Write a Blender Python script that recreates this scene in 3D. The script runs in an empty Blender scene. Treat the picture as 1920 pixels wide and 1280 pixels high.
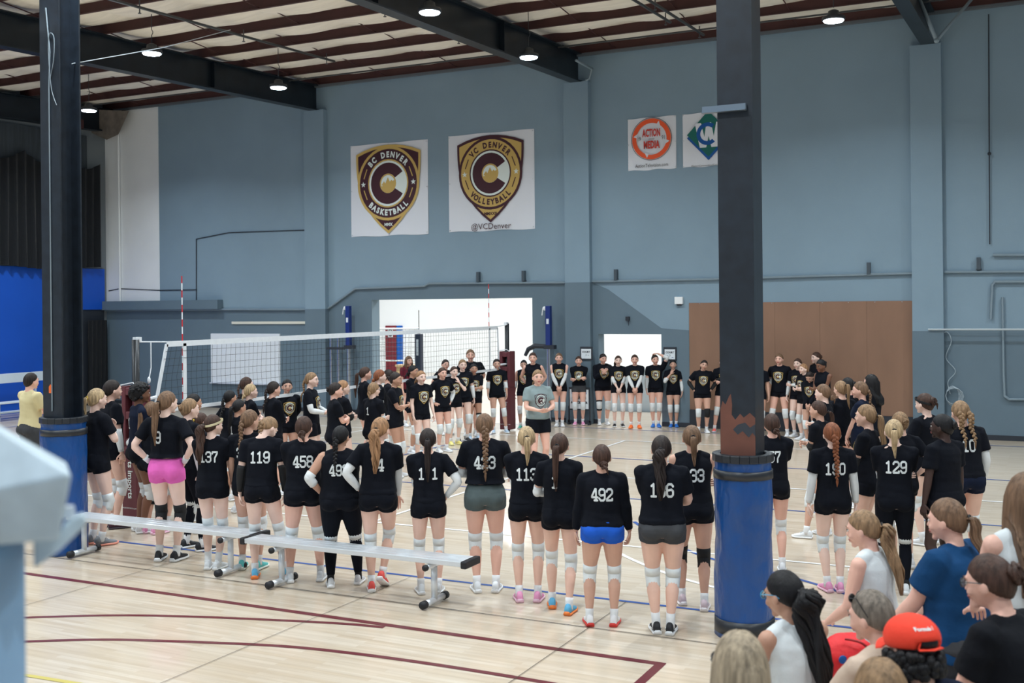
import bpy, bmesh, math, random
from mathutils import Vector, Matrix, Euler, noise
from mathutils.bvhtree import BVHTree
random.seed(7)
SC = bpy.context.scene
COL = SC.collection
PI = math.pi
# ---------------------------------------------------------------- camera
F = 2070.0; YAW = math.radians(26.5); ROLL = 0.010; HC = 2.73; HY = 572.0
cd = bpy.data.cameras.new('camera'); cam = bpy.data.objects.new('camera', cd); COL.objects.link(cam)
cd.sensor_width = 36.0; cd.lens = 36.0 * F / 1920.0
cd.shift_y = -(640.0 - HY) / 1920.0
cd.clip_end = 200
cd.dof.use_dof = True; cd.dof.focus_distance = 12.5; cd.dof.aperture_fstop = 3.2
cam.matrix_world = Matrix.Translation((0, 0, HC)) @ Matrix.Rotation(YAW, 4, 'Z') @ Matrix.Rotation(PI/2, 4, 'X') @ Matrix.Rotation(-ROLL, 4, 'Z')
SC.camera = cam
SC.view_settings.view_transform = 'Standard'; SC.view_settings.look = 'None'
SC.view_settings.gamma = 1.0; SC.view_settings.use_curve_mapping = False
SC.view_settings.exposure = 0.0
w = bpy.data.worlds.new('world'); SC.world = w; w.use_nodes = True
w.node_tree.nodes['Background'].inputs[0].default_value = (0.62, 0.80, 1.0, 1)
w.node_tree.nodes['Background'].inputs[1].default_value = 0.42
LAMP_W = 122.0
LAMP_COL = (0.86, 0.95, 1.0)
# camera rays, used to read positions off the photograph onto real planes
FW = Vector((-math.sin(YAW), math.cos(YAW), 0)); RT = Vector((math.cos(YAW), math.sin(YAW), 0)); UP = Vector((0, 0, 1))
def lxy(px, py):
    dx, dy = px - 960.0, HY - py
    ca, sa = math.cos(ROLL), math.sin(ROLL)
    return dx*ca + dy*sa - 0.0, -dx*sa + dy*ca
def ray(px, py):
    a, b = lxy(px, py); return FW*F + RT*a + UP*b
def gp(px, py, z=0.0):
    r = ray(px, py); t = (z - HC)/r.z; return Vector((r.x*t, r.y*t, z))
def wp(px, py, Y):
    r = ray(px, py); t = Y/r.y; return Vector((r.x*t, Y, HC + r.z*t))
def xp(px, py, X):
    r = ray(px, py); t = X/r.x; return Vector((X, r.y*t, HC + r.z*t))
def dp(px, py, d):
    r = ray(px, py); t = d/F; return Vector((r.x*t, r.y*t, HC + r.z*t))
# ---------------------------------------------------------------- materials
def lin(c):
    return tuple((v/255/12.92 if v/255 <= .04045 else ((v/255+.055)/1.055)**2.4) for v in c)
MATS = {}
def mat(name, rgb, rough=.6, metal=0, nscale=0, namt=0.12, bump=0, bscale=30, stretch=None, coat=0, sheen=0, emit=None, est=0, spec=None, dist=.01):
    if name in MATS: return MATS[name]
    m = bpy.data.materials.new(name); MATS[name] = m; m.use_nodes = True
    nt = m.node_tree; b = nt.nodes['Principled BSDF']; c = lin(rgb)
    b.inputs['Base Color'].default_value = (*c, 1); b.inputs['Roughness'].default_value = rough
    b.inputs['Metallic'].default_value = metal
    if coat: b.inputs['Coat Weight'].default_value = coat; b.inputs['Coat Roughness'].default_value = .15
    if sheen: b.inputs['Sheen Weight'].default_value = sheen
    if spec is not None: b.inputs['Specular IOR Level'].default_value = spec
    if emit: b.inputs['Emission Color'].default_value = (*lin(emit), 1); b.inputs['Emission Strength'].default_value = est
    if nscale or bump:
        tc = nt.nodes.new('ShaderNodeTexCoord'); mp = nt.nodes.new('ShaderNodeMapping'); nt.links.new(tc.outputs['Object'], mp.inputs[0])
        if stretch: mp.inputs['Scale'].default_value = stretch
    if nscale:
        n = nt.nodes.new('ShaderNodeTexNoise'); n.inputs['Scale'].default_value = nscale; n.inputs['Detail'].default_value = 5
        nt.links.new(mp.outputs[0], n.inputs['Vector'])
        r = nt.nodes.new('ShaderNodeValToRGB'); r.color_ramp.elements[0].position = .3; r.color_ramp.elements[1].position = .7
        r.color_ramp.elements[0].color = (*[max(0, v*(1-namt)) for v in c], 1); r.color_ramp.elements[1].color = (*[min(1, v*(1+namt)) for v in c], 1)
        nt.links.new(n.outputs['Fac'], r.inputs[0]); nt.links.new(r.outputs[0], b.inputs['Base Color'])
    if bump:
        n2 = nt.nodes.new('ShaderNodeTexNoise'); n2.inputs['Scale'].default_value = bscale; n2.inputs['Detail'].default_value = 3
        nt.links.new(mp.outputs[0], n2.inputs['Vector'])
        bp = nt.nodes.new('ShaderNodeBump'); bp.inputs['Strength'].default_value = bump; bp.inputs['Distance'].default_value = dist
        nt.links.new(n2.outputs['Fac'], bp.inputs['Height']); nt.links.new(bp.outputs[0], b.inputs['Normal'])
    return m
# ---------------------------------------------------------------- mesh builder
class MB:
    def __init__(s): s.v = []; s.f = []; s.m = []
    def add(s, vs, fs, mi=0):
        n = len(s.v); s.v += [Vector(v) for v in vs]; s.f += [tuple(i+n for i in f) for f in fs]; s.m += [mi]*len(fs); return s
    def box(s, lo, hi, mi=0, M=None):
        x0, y0, z0 = lo; x1, y1, z1 = hi
        vs = [Vector(p) for p in ((x0,y0,z0),(x1,y0,z0),(x1,y1,z0),(x0,y1,z0),(x0,y0,z1),(x1,y0,z1),(x1,y1,z1),(x0,y1,z1))]
        if M: vs = [M @ v for v in vs]
        return s.add(vs, [(0,3,2,1),(4,5,6,7),(0,1,5,4),(1,2,6,5),(2,3,7,6),(3,0,4,7)], mi)
    def rings(s, rs, mi=0, cap=True):
        n = len(rs[0]); vs = [p for r in rs for p in r]; fs = []
        for i in range(len(rs)-1):
            for j in range(n):
                k = (j+1) % n; fs.append((i*n+j, i*n+k, (i+1)*n+k, (i+1)*n+j))
        if cap: fs.append(tuple(range(n-1, -1, -1))); fs.append(tuple((len(rs)-1)*n+j for j in range(n)))
        return s.add(vs, fs, mi)
    def tube(s, pts, rad, n=12, ref=Vector((0, 1, 0.03)), mi=0, cap=True, dome=False):
        pts = [Vector(p) for p in pts]
        if not isinstance(rad, (list, tuple)): rad = [rad]*len(pts)
        rs = []; N = len(pts)
        for i, p in enumerate(pts):
            d = (pts[min(i+1, N-1)] - pts[max(i-1, 0)]).normalized()
            rf = ref
            if abs(d.dot(rf.normalized())) > .93: rf = Vector((1, .02, .1)) if abs(d.x) < .8 else Vector((0, .1, 1))
            ax = d.cross(rf).normalized(); ay = ax.cross(d).normalized()
            ra, rb = rad[i] if isinstance(rad[i], (list, tuple)) else (rad[i], rad[i])
            def ring(c, k): return [c + ax*(ra*k*math.cos(2*PI*j/n)) + ay*(rb*k*math.sin(2*PI*j/n)) for j in range(n)]
            if dome and i == 0: rs += [ring(p - d*max(ra,rb)*.75, .45), ring(p - d*max(ra,rb)*.4, .8)]
            rs.append(ring(p, 1))
            if dome and i == N-1: rs += [ring(p + d*max(ra,rb)*.4, .8), ring(p + d*max(ra,rb)*.75, .45)]
        return s.rings(rs, mi, cap)
    def ell(s, c, r, R=None, nu=14, nv=9, mi=0, fn=None):
        vs = []; c = Vector(c)
        for i in range(nv+1):
            th = PI*i/nv
            for j in range(nu):
                ph = 2*PI*j/nu
                d = Vector((math.sin(th)*math.cos(ph), math.sin(th)*math.sin(ph), math.cos(th)))
                p = Vector((d.x*r[0], d.y*r[1], d.z*r[2]))
                if fn: p = fn(d, p)
                if R: p = R @ p
                vs.append(c + p)
        top = len(vs)
        fs = []
        for i in range(nv):
            for j in range(nu):
                k = (j+1) % nu
                if i == 0: fs.append((j + nu, k + nu, 0)) if False else fs.append((0, nu+j, nu+k))
                elif i == nv-1: fs.append((i*nu+j, (i+1)*nu, i*nu+k))
                else: fs.append((i*nu+j, (i+1)*nu+j, (i+1)*nu+k, i*nu+k))
        # drop unused pole duplicates
        used = sorted({q for f in fs for q in f}); mp = {q: a for a, q in enumerate(used)}
        return s.add([vs[q] for q in used], [tuple(mp[q] for q in f) for f in fs], mi)
    def mesh(s, name, mats, smooth=True):
        me = bpy.data.meshes.new(name); me.from_pydata([tuple(v) for v in s.v], [], s.f)
        for m in mats: me.materials.append(m)
        if any(s.m): me.polygons.foreach_set('material_index', s.m)
        if smooth: me.polygons.foreach_set('use_smooth', [True]*len(s.f))
        me.update(); return me
    def obj(s, name, mats, parent=None, smooth=False, bevel=0, loc=None):
        if not isinstance(mats, (list, tuple)): mats = [mats]
        if loc is not None:
            loc = Vector(loc); s.v = [v - loc for v in s.v]
        o = bpy.data.objects.new(name, s.mesh(name, mats, smooth)); COL.objects.link(o)
        if loc is not None: o.location = loc
        if parent: o.parent = parent
        if bevel:
            b = o.modifiers.new('bevel', 'BEVEL'); b.width = bevel; b.segments = 2; b.limit_method = 'ANGLE'
        return o
def tag(o, label, cat, group=None):
    o['label'] = label; o['category'] = cat
    if group: o['group'] = group
    return o
def empty(name, loc, rz=0):
    o = bpy.data.objects.new(name, None); COL.objects.link(o); o.location = loc; o.rotation_euler = (0, 0, rz); o.empty_display_size = .1; return o
def struct(o): o['kind'] = 'structure'; return o
# ---------------------------------------------------------------- text and marks (flat polygon sets: list of (verts2d, faces, matindex, layer))
_tx = {}
def text2d(s, bold=0):
    """outline text, height of capitals = 1, centred at x=0, baseline y=0"""
    key = (s, bold)
    if key in _tx: return _tx[key]
    cu = bpy.data.curves.new('t', 'FONT'); cu.body = s; cu.size = 1.0; cu.align_x = 'CENTER'; cu.resolution_u = 2; cu.offset = bold
    ob = bpy.data.objects.new('t', cu); COL.objects.link(ob)
    dg = bpy.context.evaluated_depsgraph_get(); me = bpy.data.meshes.new_from_object(ob.evaluated_get(dg))
    vs = [(v.co.x/.73, v.co.y/.73) for v in me.vertices]; fs = [tuple(p.vertices) for p in me.polygons]
    bpy.data.objects.remove(ob); bpy.data.curves.remove(cu); bpy.data.meshes.remove(me)
    _tx[key] = (vs, fs); return _tx[key]
def T2(s, cx, cy, h, mi, layer, rot=0, sx=1.0, bold=0):
    vs, fs = text2d(s, round(min(.05, bold*.8/h), 3)); c, n = math.cos(rot), math.sin(rot); out = []
    offs = [(0, 0)]
    for ox, oy in offs:
        out.append(([(cx + (x*h*sx+ox)*c - (y*h+oy)*n, cy + (x*h*sx+ox)*n + (y*h+oy)*c) for x, y in vs], fs, mi, layer))
    return out
def arc_text(s, R, h, a0, a1, mi, layer, inward=False, sx=.85, bold=0):
    """characters on a circle; angles in degrees for first and last character"""
    out = []; n = len(s)
    for i, ch in enumerate(s):
        if ch == ' ': continue
        a = math.radians(a0 + (a1-a0)*i/(n-1))
        if inward: r = R; out += T2(ch, r*math.cos(a), r*math.sin(a), h, mi, layer, a + PI/2, sx, bold)
        else: out += T2(ch, R*math.cos(a), R*math.sin(a), h, mi, layer, a - PI/2, sx, bold)
    return out
def disc2(cx, cy, r0, r1, mi, layer, a0=0, a1=360, n=36, ry=1.0):
    vs = []; fs = []
    for i in range(n+1):
        a = math.radians(a0 + (a1-a0)*i/n)
        vs += [(cx+r0*math.cos(a), cy+r0*ry*math.sin(a)), (cx+r1*math.cos(a), cy+r1*ry*math.sin(a))]
    for i in range(n): fs.append((2*i, 2*i+1, 2*i+3, 2*i+2))
    return [(vs, fs, mi, layer)]
def strip2(outer, inner, mi, layer):
    n = len(outer); return [(list(outer)+list(inner), [(i, (i+1) % n, n+(i+1) % n, n+i) for i in range(n)], mi, layer)]
def fill2(poly, mi, layer, cen=(0, 0)):
    n = len(poly); mid = [((x+cen[0])/2, (y+cen[1])/2) for x, y in poly]
    return [(list(poly)+mid+[cen], [(i, (i+1) % n, n+(i+1) % n, n+i) for i in range(n)] + [(n+i, n+(i+1) % n, 2*n) for i in range(n)], mi, layer)]
def star2(cx, cy, r, mi, layer):
    ps = [(cx + (r if k % 2 == 0 else r*.42)*math.sin(PI*k/5), cy + (r if k % 2 == 0 else r*.42)*math.cos(PI*k/5)) for k in range(10)]
    return fill2(ps, mi, layer, (cx, cy))
def bar2(x0, y0, x1, y1, w, mi, layer):
    dx, dy = x1-x0, y1-y0; L = math.hypot(dx, dy) or 1; nx, ny = -dy/L*w/2, dx/L*w/2
    return [([(x0+nx, y0+ny), (x0-nx, y0-ny), (x1-nx, y1-ny), (x1+nx, y1+ny)], [(0, 1, 2, 3)], mi, layer)]
def shield_poly(k=1.0, w=.497, top=.505, sh=.40, bot=-.655):
    """outline of the crest, clockwise from top-left; k insets it"""
    R = []
    for i in range(9):  # top arc
        u = -1 + 2*i/8; R.append((u*w, sh + (top-sh)*(1-u*u)))
    for i in range(1, 12):
        t = i/11; x = w*(1 - t**2.9)*(1 if t < 1 else 0); y = sh + (bot-sh)*t
        R.append((x, y))
    L = [(-x, y) for x, y in reversed(R[9:-1])]
    P = R + L
    cy = -.02
    return [(x*k, cy + (y-cy)*k) for x, y in P]
def crest(kind, simple=False):
    """materials: 0 maroon/dark, 1 gold, 2 white, 3 black"""
    S = []
    if kind == 'bc': rim, field, txt, circ = 1, 0, 2, 1
    elif kind == 'vc': rim, field, txt, circ = 0, 1, 0, 0
    else: rim, field, txt, circ = 1, 3, 2, 1
    full = shield_poly(1.0); inn = shield_poly(.935)
    S += strip2(full, inn, rim, 0)
    if kind != 'tee': S += fill2(inn, field, 0)
    cy = .0; RR = .440
    S += disc2(0, cy, RR, RR+.035, rim, 1, ry=1.02)
    if kind != 'tee': S += disc2(0, cy, .31, RR, field, 1, ry=1.02)
    S += disc2(0, cy, .292, .31, circ, 2, ry=1.02)
    S += disc2(0, cy, 0, .292, 2, 2, n=28, ry=1.02)
    S += disc2(0, cy, .125, .265, 0, 3, 32, 328, n=28, ry=1.02)
    S += disc2(0, cy, 0, .125, 1, 4, ry=1.02, n=20)
    S += disc2(0, cy, .0, .105, 2, 5, 20, 200, ry=1.02, n=14)
    S += [([(-.10, -.02), (-.06, .03), (-.04, .0), (0, .08), (.03, .02), (.055, .045), (.10, -.02), (.0, -.06)], [(0, 7, 1), (1, 7, 2), (2, 7, 3), (3, 7, 4), (4, 7, 5), (5, 7, 6)], 1, 6)]
    A, B = {'bc': ('BC DENVER', 'BASKETBALL'), 'vc': ('VC DENVER', 'VOLLEYBALL'), 'tee': ('VC DENVER', 'VOLLEYBALL')}[kind]
    bd = .006
    if not simple:
        S += arc_text(A, .342, .075, 136, 44, txt, 3, bold=bd)
        S += arc_text(B, .415, .075, 226, 314, txt, 3, inward=True, bold=bd)
    else:
        for i in range(9):
            a = math.radians(140 - i*12.5); S += bar2(.345*math.cos(a), .345*math.sin(a)*1.05, .425*math.cos(a), .425*math.sin(a)*1.05, .052, txt, 3)
            a = math.radians(220 + i*12.5); S += bar2(.345*math.cos(a), .345*math.sin(a)*1.05, .425*math.cos(a), .425*math.sin(a)*1.05, .052, txt, 3)
    for sx in (-1, 1):
        S += star2(sx*.385, -.0, .04, 2, 3)
        for sy in (-1, 1):
            c = 1 if kind == 'bc' else (0 if kind == 'vc' else 2)
            S += bar2(sx*.375, sy*.075, sx*.325, sy*.20, .014, c, 3)
    S += T2({'bc': 'MMX', 'vc': 'MMXXII', 'tee': 'MMXXII'}[kind], 0, -.555, .04, txt, 3, bold=.002) if not simple else []
    return S
def flat_obj(S, name, mats, M, parent=None, eps=.0015, loc=None):
    """lay a mark set flat; M maps (x, y, layer height) to the world"""
    mb = MB()
    for vs, fs, mi, ly in S: mb.add([M @ Vector((x, y, .002 + ly*eps)) for x, y in vs], fs, mi)
    return mb.obj(name, mats, parent)
DIG = {
 '0': [[(0,.15),(0,.85),(.15,1),(.45,1),(.6,.85),(.6,.15),(.45,0),(.15,0),(0,.15)]],
 '1': [[(.3,0),(.3,1)],[(.3,.97),(.1,.85)],[(.08,0),(.52,0)]],
 '2': [[(0,.8),(0,.85),(.15,1),(.45,1),(.6,.85),(.6,.62),(0,.12),(0,0),(.6,0),(.6,.12)]],
 '3': [[(0,.8),(.0,.88),(.15,1),(.45,1),(.6,.85),(.6,.62),(.48,.52),(.25,.52)],[(.48,.52),(.6,.4),(.6,.15),(.45,0),(.15,0),(0,.12),(0,.2)]],
 '4': [[(.45,0),(.45,1),(.36,1),(0,.36),(0,.27),(.64,.27)],[(.28,0),(.6,0)]],
 '5': [[(.58,1),(.05,1),(.03,.55),(.42,.6),(.6,.47),(.6,.15),(.45,0),(.15,0),(0,.12),(0,.2)]],
 '6': [[(.6,.82),(.45,1),(.15,1),(0,.85),(0,.15),(.15,0),(.45,0),(.6,.15),(.6,.42),(.45,.56),(.02,.5)]],
 '7': [[(0,.85),(0,1),(.6,1),(.6,.88),(.28,.35),(.28,0)]],
 '8': [[(.15,.53),(0,.68),(0,.86),(.15,1),(.45,1),(.6,.86),(.6,.68),(.45,.53),(.15,.53),(0,.38),(0,.14),(.15,0),(.45,0),(.6,.14),(.6,.38),(.45,.53)]],
 '9': [[(0,.18),(.15,0),(.45,0),(.6,.15),(.6,.85),(.45,1),(.15,1),(0,.85),(0,.58),(.15,.44),(.58,.5)]]}
def number2(s, h=1.0):
    S = []; x0 = -(len(s)*.82 - .2)/2  # block digits
    for ch in s:
        for pl in DIG.get(ch, []):
            for a, b in zip(pl, pl[1:]):
                L = math.hypot(b[0]-a[0], b[1]-a[1]); k = max(1, int(L/.3)); t = .19
                for q in range(k):
                    u0, u1 = q/k, (q+1)/k
                    S += bar2((x0+a[0]+(b[0]-a[0])*u0)*h, (a[1]+(b[1]-a[1])*u0)*h, (x0+a[0]+(b[0]-a[0])*u1)*h, (a[1]+(b[1]-a[1])*u1)*h, t*h, 0, 0)
                for p in (a, b):
                    S += [([((x0+p[0]+t*.54*math.cos(PI/8+PI*k/4))*h, (p[1]+t*.54*math.sin(PI/8+PI*k/4))*h) for k in range(8)], [tuple(range(8))], 0, 0)]
        x0 += .82
    return [([(x*.80, y - h*.5) for x, y in vs], fs, mi, ly) for vs, fs, mi, ly in S]
def curve_pipe(pts, r, n=8):
    mb = MB(); mb.tube(pts, r, n=n); return mb
# ================================================================ THE HALL
WY = 23.5           # back wall
XL = -24.9          # left wall
CEIL = lambda y: 7.79 + .030*y     # underside of purlins
# ---- lamps: high-bay discs on a grid
m_lampbody = mat('lamp_body', (60, 64, 70), .5, .3)
def emis(name, rgb, st):
    m = mat(name, (255, 255, 255), .5, emit=rgb, est=st); return m
m_lampglow = emis('lamp_glow', (225, 242, 255), 28)
ld = bpy.data.lights.new('high_bay_light', 'AREA'); ld.shape = 'DISK'; ld.size = .34; ld.energy = LAMP_W; ld.color = LAMP_COL; ld.spread = math.radians(146)
def lamp_meshes():
    a = MB(); a.rings([[Vector((r*math.cos(2*PI*j/24), r*math.sin(2*PI*j/24), z)) for j in range(24)] for r, z in ((.19, .0), (.20, .02), (.19, .06), (.10, .09), (.09, .16), (.05, .18))])
    b = MB(); b.rings([[Vector((r*math.cos(2*PI*j/24), r*math.sin(2*PI*j/24), z)) for j in range(24)] for r, z in ((.175, -.004), (.16, -.022), (.06, -.03))])
    c = MB(); c.tube([(0, 0, .17), (0, 0, .30), (.03, 0, .33), (.03, 0, .36), (0, 0, .39), (0, 0, .75)], .008, n=6)
    return a.mesh('lamp_housing', [m_lampbody]), b.mesh('lamp_lens', [m_lampglow]), c.mesh('lamp_hook', [m_lampbody])
LM = lamp_meshes()
cols_l = ['in the far left corner', 'beside the left girder', 'left of the middle girder', 'right of the tall column', 'over the spectators']
rows_l = ['farthest row', 'second farthest row', 'middle row', 'fourth row', 'fifth row', 'unseen row added behind the camera']
for iy, ly in enumerate((19.6, 15.8, 12.0, 8.2, 4.4, .6)):  # last row is unseen, added on the grid to light camera-facing sides
    for ix, lx in enumerate((-21.3, -15.5, -9.35, -3.5, 2.4)):
        e = tag(empty('high_bay_lamp', (lx, ly, 7.6)), 'glowing round ceiling lamp %s, %s' % (cols_l[ix], rows_l[iy]), 'ceiling lamp', 'high bay lamps under the roof')
        for nm, me in zip(('housing', 'lens', 'hook'), LM):
            o = bpy.data.objects.new(nm, me); COL.objects.link(o); o.parent = e
            if nm == 'hook': o.scale.z = (CEIL(ly) + .2 - 7.6)/.75
        lo = bpy.data.objects.new('bulb_light', ld); COL.objects.link(lo); lo.parent = e; lo.location = (0, 0, -.04)
# ---- floor
mf = bpy.data.materials.new('maple_floor'); mf.use_nodes = True
nt = mf.node_tree; b = nt.nodes['Principled BSDF']; L = nt.links.new
tc = nt.nodes.new('ShaderNodeTexCoord'); mp = nt.nodes.new('ShaderNodeMapping'); L(tc.outputs['Object'], mp.inputs[0])
br = nt.nodes.new('ShaderNodeTexBrick'); L(mp.outputs[0], br.inputs['Vector'])
br.inputs['Scale'].default_value = 1; br.inputs['Brick Width'].default_value = .85; br.inputs['Row Height'].default_value = .057
br.inputs['Mortar Size'].default_value = .0012; br.inputs['Mortar Smooth'].default_value = .6; br.offset = .37; br.squash = 1
br.inputs['Color1'].default_value = (*lin((216, 204, 187)), 1); br.inputs['Color2'].default_value = (*lin((203, 187, 165)), 1); br.inputs['Mortar'].default_value = (*lin((190, 170, 146)), 1)
n1 = nt.nodes.new('ShaderNodeTexNoise'); n1.inputs['Scale'].default_value = 1.0; n1.inputs['Detail'].default_value = 6
mp2 = nt.nodes.new('ShaderNodeMapping'); mp2.inputs['Scale'].default_value = (1.2, 22, 1); L(tc.outputs['Object'], mp2.inputs[0]); L(mp2.outputs[0], n1.inputs['Vector'])
r1 = nt.nodes.new('ShaderNodeValToRGB'); r1.color_ramp.elements[0].position = .32; r1.color_ramp.elements[0].color = (.84, .81, .78, 1); r1.color_ramp.elements[1].position = .6; r1.color_ramp.elements[1].color = (1, 1, 1, 1)
L(n1.outputs['Fac'], r1.inputs[0])
mx = nt.nodes.new('ShaderNodeMixRGB'); mx.blend_type = 'MULTIPLY'; mx.inputs[0].default_value = .8; L(br.outputs['Color'], mx.inputs[1]); L(r1.outputs[0], mx.inputs[2])
n2 = nt.nodes.new('ShaderNodeTexNoise'); n2.inputs['Scale'].default_value = .35; L(tc.outputs['Object'], n2.inputs['Vector'])
r2 = nt.nodes.new('ShaderNodeValToRGB'); r2.color_ramp.elements[0].color = (.86, .84, .82, 1); r2.color_ramp.elements[0].position = .35; r2.color_ramp.elements[1].position = .65
L(n2.outputs['Fac'], r2.inputs[0]); mx2 = nt.nodes.new('ShaderNodeMixRGB'); mx2.blend_type = 'MULTIPLY'; mx2.inputs[0].default_value = .7
L(mx.outputs[0], mx2.inputs[1]); L(r2.outputs[0], mx2.inputs[2]); L(mx2.outputs[0], b.inputs['Base Color'])
b.inputs['Roughness'].default_value = .28; b.inputs['Coat Weight'].default_value = .35; b.inputs['Coat Roughness'].default_value = .10
fl = MB(); fl.box((XL-4, -4, -.12), (14, 42, 0)); floor = struct(fl.obj('floor', mf))
m_blue = mat('court_blue', (38, 78, 150), .35); m_mar = mat('court_maroon', (96, 30, 40), .35); m_wht = mat('court_white', (238, 240, 242), .35)
m_blk = mat('court_black', (70, 62, 55), .5); m_yel = mat('court_yellow', (190, 175, 90), .4)
_ll = [0]
def line(pts, wd, m):
    pts = [Vector((p[0], p[1], 0)) for p in pts]; mb = MB(); L_ = []; R_ = []
    _ll[0] += 1; z = .0015 + .00022*_ll[0]
    for i, p in enumerate(pts):
        d = (pts[min(i+1, len(pts)-1)] - pts[max(i-1, 0)]).normalized(); n = Vector((-d.y, d.x, 0))*wd/2
        L_.append(p+n+Vector((0, 0, z))); R_.append(p-n+Vector((0, 0, z)))
    N = len(pts); mb.add(L_+R_, [(i, N+i, N+i+1, i+1) for i in range(N-1)]); mb.obj('painted_line', m, floor)
def smooth(pts, k=6):
    out = []
    for i in range(len(pts)-1):
        p0, p1, p2, p3 = [Vector(pts[min(max(j, 0), len(pts)-1)]) for j in (i-1, i, i+1, i+2)]
        for q in range(k):
            t = q/k; out.append(.5*((2*p1) + (p2-p0)*t + (2*p0-5*p1+4*p2-p3)*t*t + (3*p1-p0-3*p2+p3)*t**3))
    return out + [Vector(pts[-1])]
line([(-13.5, 7.98), (-2.72, 7.98)], .075, m_mar); line([(-2.75, 8.01), (-2.75, 2)], .075, m_mar)
line(smooth([gp(*p) for p in ((20, 1160), (66, 1157), (219, 1153.5), (365, 1156), (510, 1162), (642, 1169), (720, 1176))]), .06, m_mar)
line(smooth([gp(*p) for p in ((20, 1204), (66, 1202), (182, 1199), (292, 1201), (510, 1210), (656, 1224), (824, 1247), (1021, 1279), (1130, 1300))]), .06, m_mar)
line([gp(20, 1262), gp(69, 1269), gp(160, 1284)], .05, m_yel)
line([(-20, 9.53), (3, 9.53)], .05, m_blue); line([(-20, 14.58), (6, 14.58)], .05, m_blue); line([(-20, 18.3), (6, 18.3)], .05, m_blue); line([(-20, 22.6), (7, 22.6)], .05, m_blue)
line(smooth([gp(*p) for p in ((1189, 978), (1226, 1002), (1273, 1025), (1343, 1050), (1445, 1072), (1555, 1103), (1640, 1135))]), .05, m_blue)
line(smooth([gp(*p) for p in ((1120, 1000), (1160, 1036), (1250, 1075), (1343, 1102), (1430, 1124))]), .05, m_wht)
for y in (11.72, 20.75): line([(-19.9, y), (-1.85, y)], .05, m_wht)
for x in (-19.87, -13.85, -7.85, -1.87): line([(x, 11.7), (x, 20.77)], .05, m_wht)
line([(-10.85, 11.7), (-10.85, 20.77)], .05, m_blue)
line([(-22, 8.85), (-22, 40)], .05, m_blue)
line([(-20, 16.3), (6, 16.3)], .05, m_wht)
line([(-14, 8.62), (-1, 8.62)], .012, m_blk)
for x in (-13.4, -11.2, -8.6, -5.9, -3.6, -1.2): line([(x, 1), (x, 9.5)], .006, m_blk)
line([(-14, 5.6), (3, 5.6)], .006, m_blk)
# floor hatch patch of tape seams
# ---- back wall with two openings and the pilasters
def wallmat():
    m = mat('blue_grey_wall', (132, 156, 173), .75, nscale=.9, namt=.035, bump=.25, bscale=55, dist=.004); return m
m_wall = wallmat(); m_dark = mat('grey_wall_paint', (100, 120, 134), .7, nscale=1.3, namt=.04, bump=.2, bscale=50, dist=.004)
m_white = mat('white_wall_paint', (240, 244, 246), .7, nscale=1.1, namt=.03); m_base = mat('base_black', (42, 48, 58), .6)
op1 = (wp(697, 563, WY).x, wp(998, 556, WY).x, 2.9); op2 = (wp(1122, 625, WY).x, wp(1240, 627, WY).x, 2.05)
WT = .35; TOP = 8.75
wb = MB()
def wseg(x0, x1, z0, z1): wb.box((x0, WY, z0), (x1, WY+WT, z1))
wseg(XL-3, op1[0], 0, TOP); wseg(op1[0], op1[1], op1[2], TOP); wseg(op1[1], op2[0], 0, TOP); wseg(op2[0], op2[1], op2[2], TOP); wseg(op2[1], 14, 0, TOP)
wall = struct(wb.obj('wall_back', m_wall))
def paint(poly, m, off=.004, nm='painted_area', Y=WY):
    mb = MB(); n = len(poly); P = [wp(x, y, Y) for x, y in poly]
    mb.add([Vector((p.x, Y-off, p.z)) for p in P] + [Vector((p.x, Y, p.z)) for p in P], [tuple(range(n))] + [(i, n+i, n+(i+1) % n, (i+1) % n) for i in range(n)])
    return mb.obj(nm, m, wall)
def P_(x, z): # pixel-free wall rectangle helper
    return (x, z)
def wrect(x0, x1, z0, z1, m, off=.004, nm='painted_area'):
    mb = MB(); mb.box((x0, WY-off, z0), (x1, WY+.002, z1)); return mb.obj(nm, m, wall)
Wx = lambda px, py=560: wp(px, py, WY).x
wrect(XL, Wx(300), 2.72, 8.6, m_white, .006)
mb = MB()   # darker lower paint, left of the first opening, stepping up along the conduit
z1 = 2.68
def poly_wall(pts, m, off, nm='painted_area'):
    n = len(pts); mb = MB()
    mb.add([Vector((x, WY-off, z)) for x, z in pts] + [Vector((x, WY+.002, z)) for x, z in pts], [tuple(range(n))] + [(i, n+i, n+(i+1) % n, (i+1) % n) for i in range(n)])
    return mb.obj(nm, m, wall)
def wpt(px, py): p = wp(px, py, WY); return (p.x, p.z)
x1 = op1[0]; x2 = op1[1]
poly_wall([(XL, 0), (x1, 0), (x1, 2.9), (x2, 2.9), (x2, 0), (op2[0], 0), (op2[0], 2.05), (op2[1], 2.05), (op2[1], 0), (Wx(1292), 0), wpt(1292, 619), wpt(1240, 615), wpt(1140, 542), wpt(1112, 530), wpt(800, 535), wpt(667, 541), wpt(615, 578), wpt(422, 580), wpt(197, 582)], m_dark, .005)
poly_wall([(Wx(1716), 0), (8, 0), (8, wpt(1800, 619)[1]), (Wx(1716), wpt(1800, 619)[1])], m_dark, .005)
wrect(XL, x1, 0, .10, m_base, .02, 'skirting'); wrect(x2, op2[0], 0, .10, m_base, .02, 'skirting'); wrect(op2[1], Wx(1292), 0, .10, m_base, .02, 'skirting'); wrect(Wx(1716), 9, 0, .10, m_base, .02, 'skirting')
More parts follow.
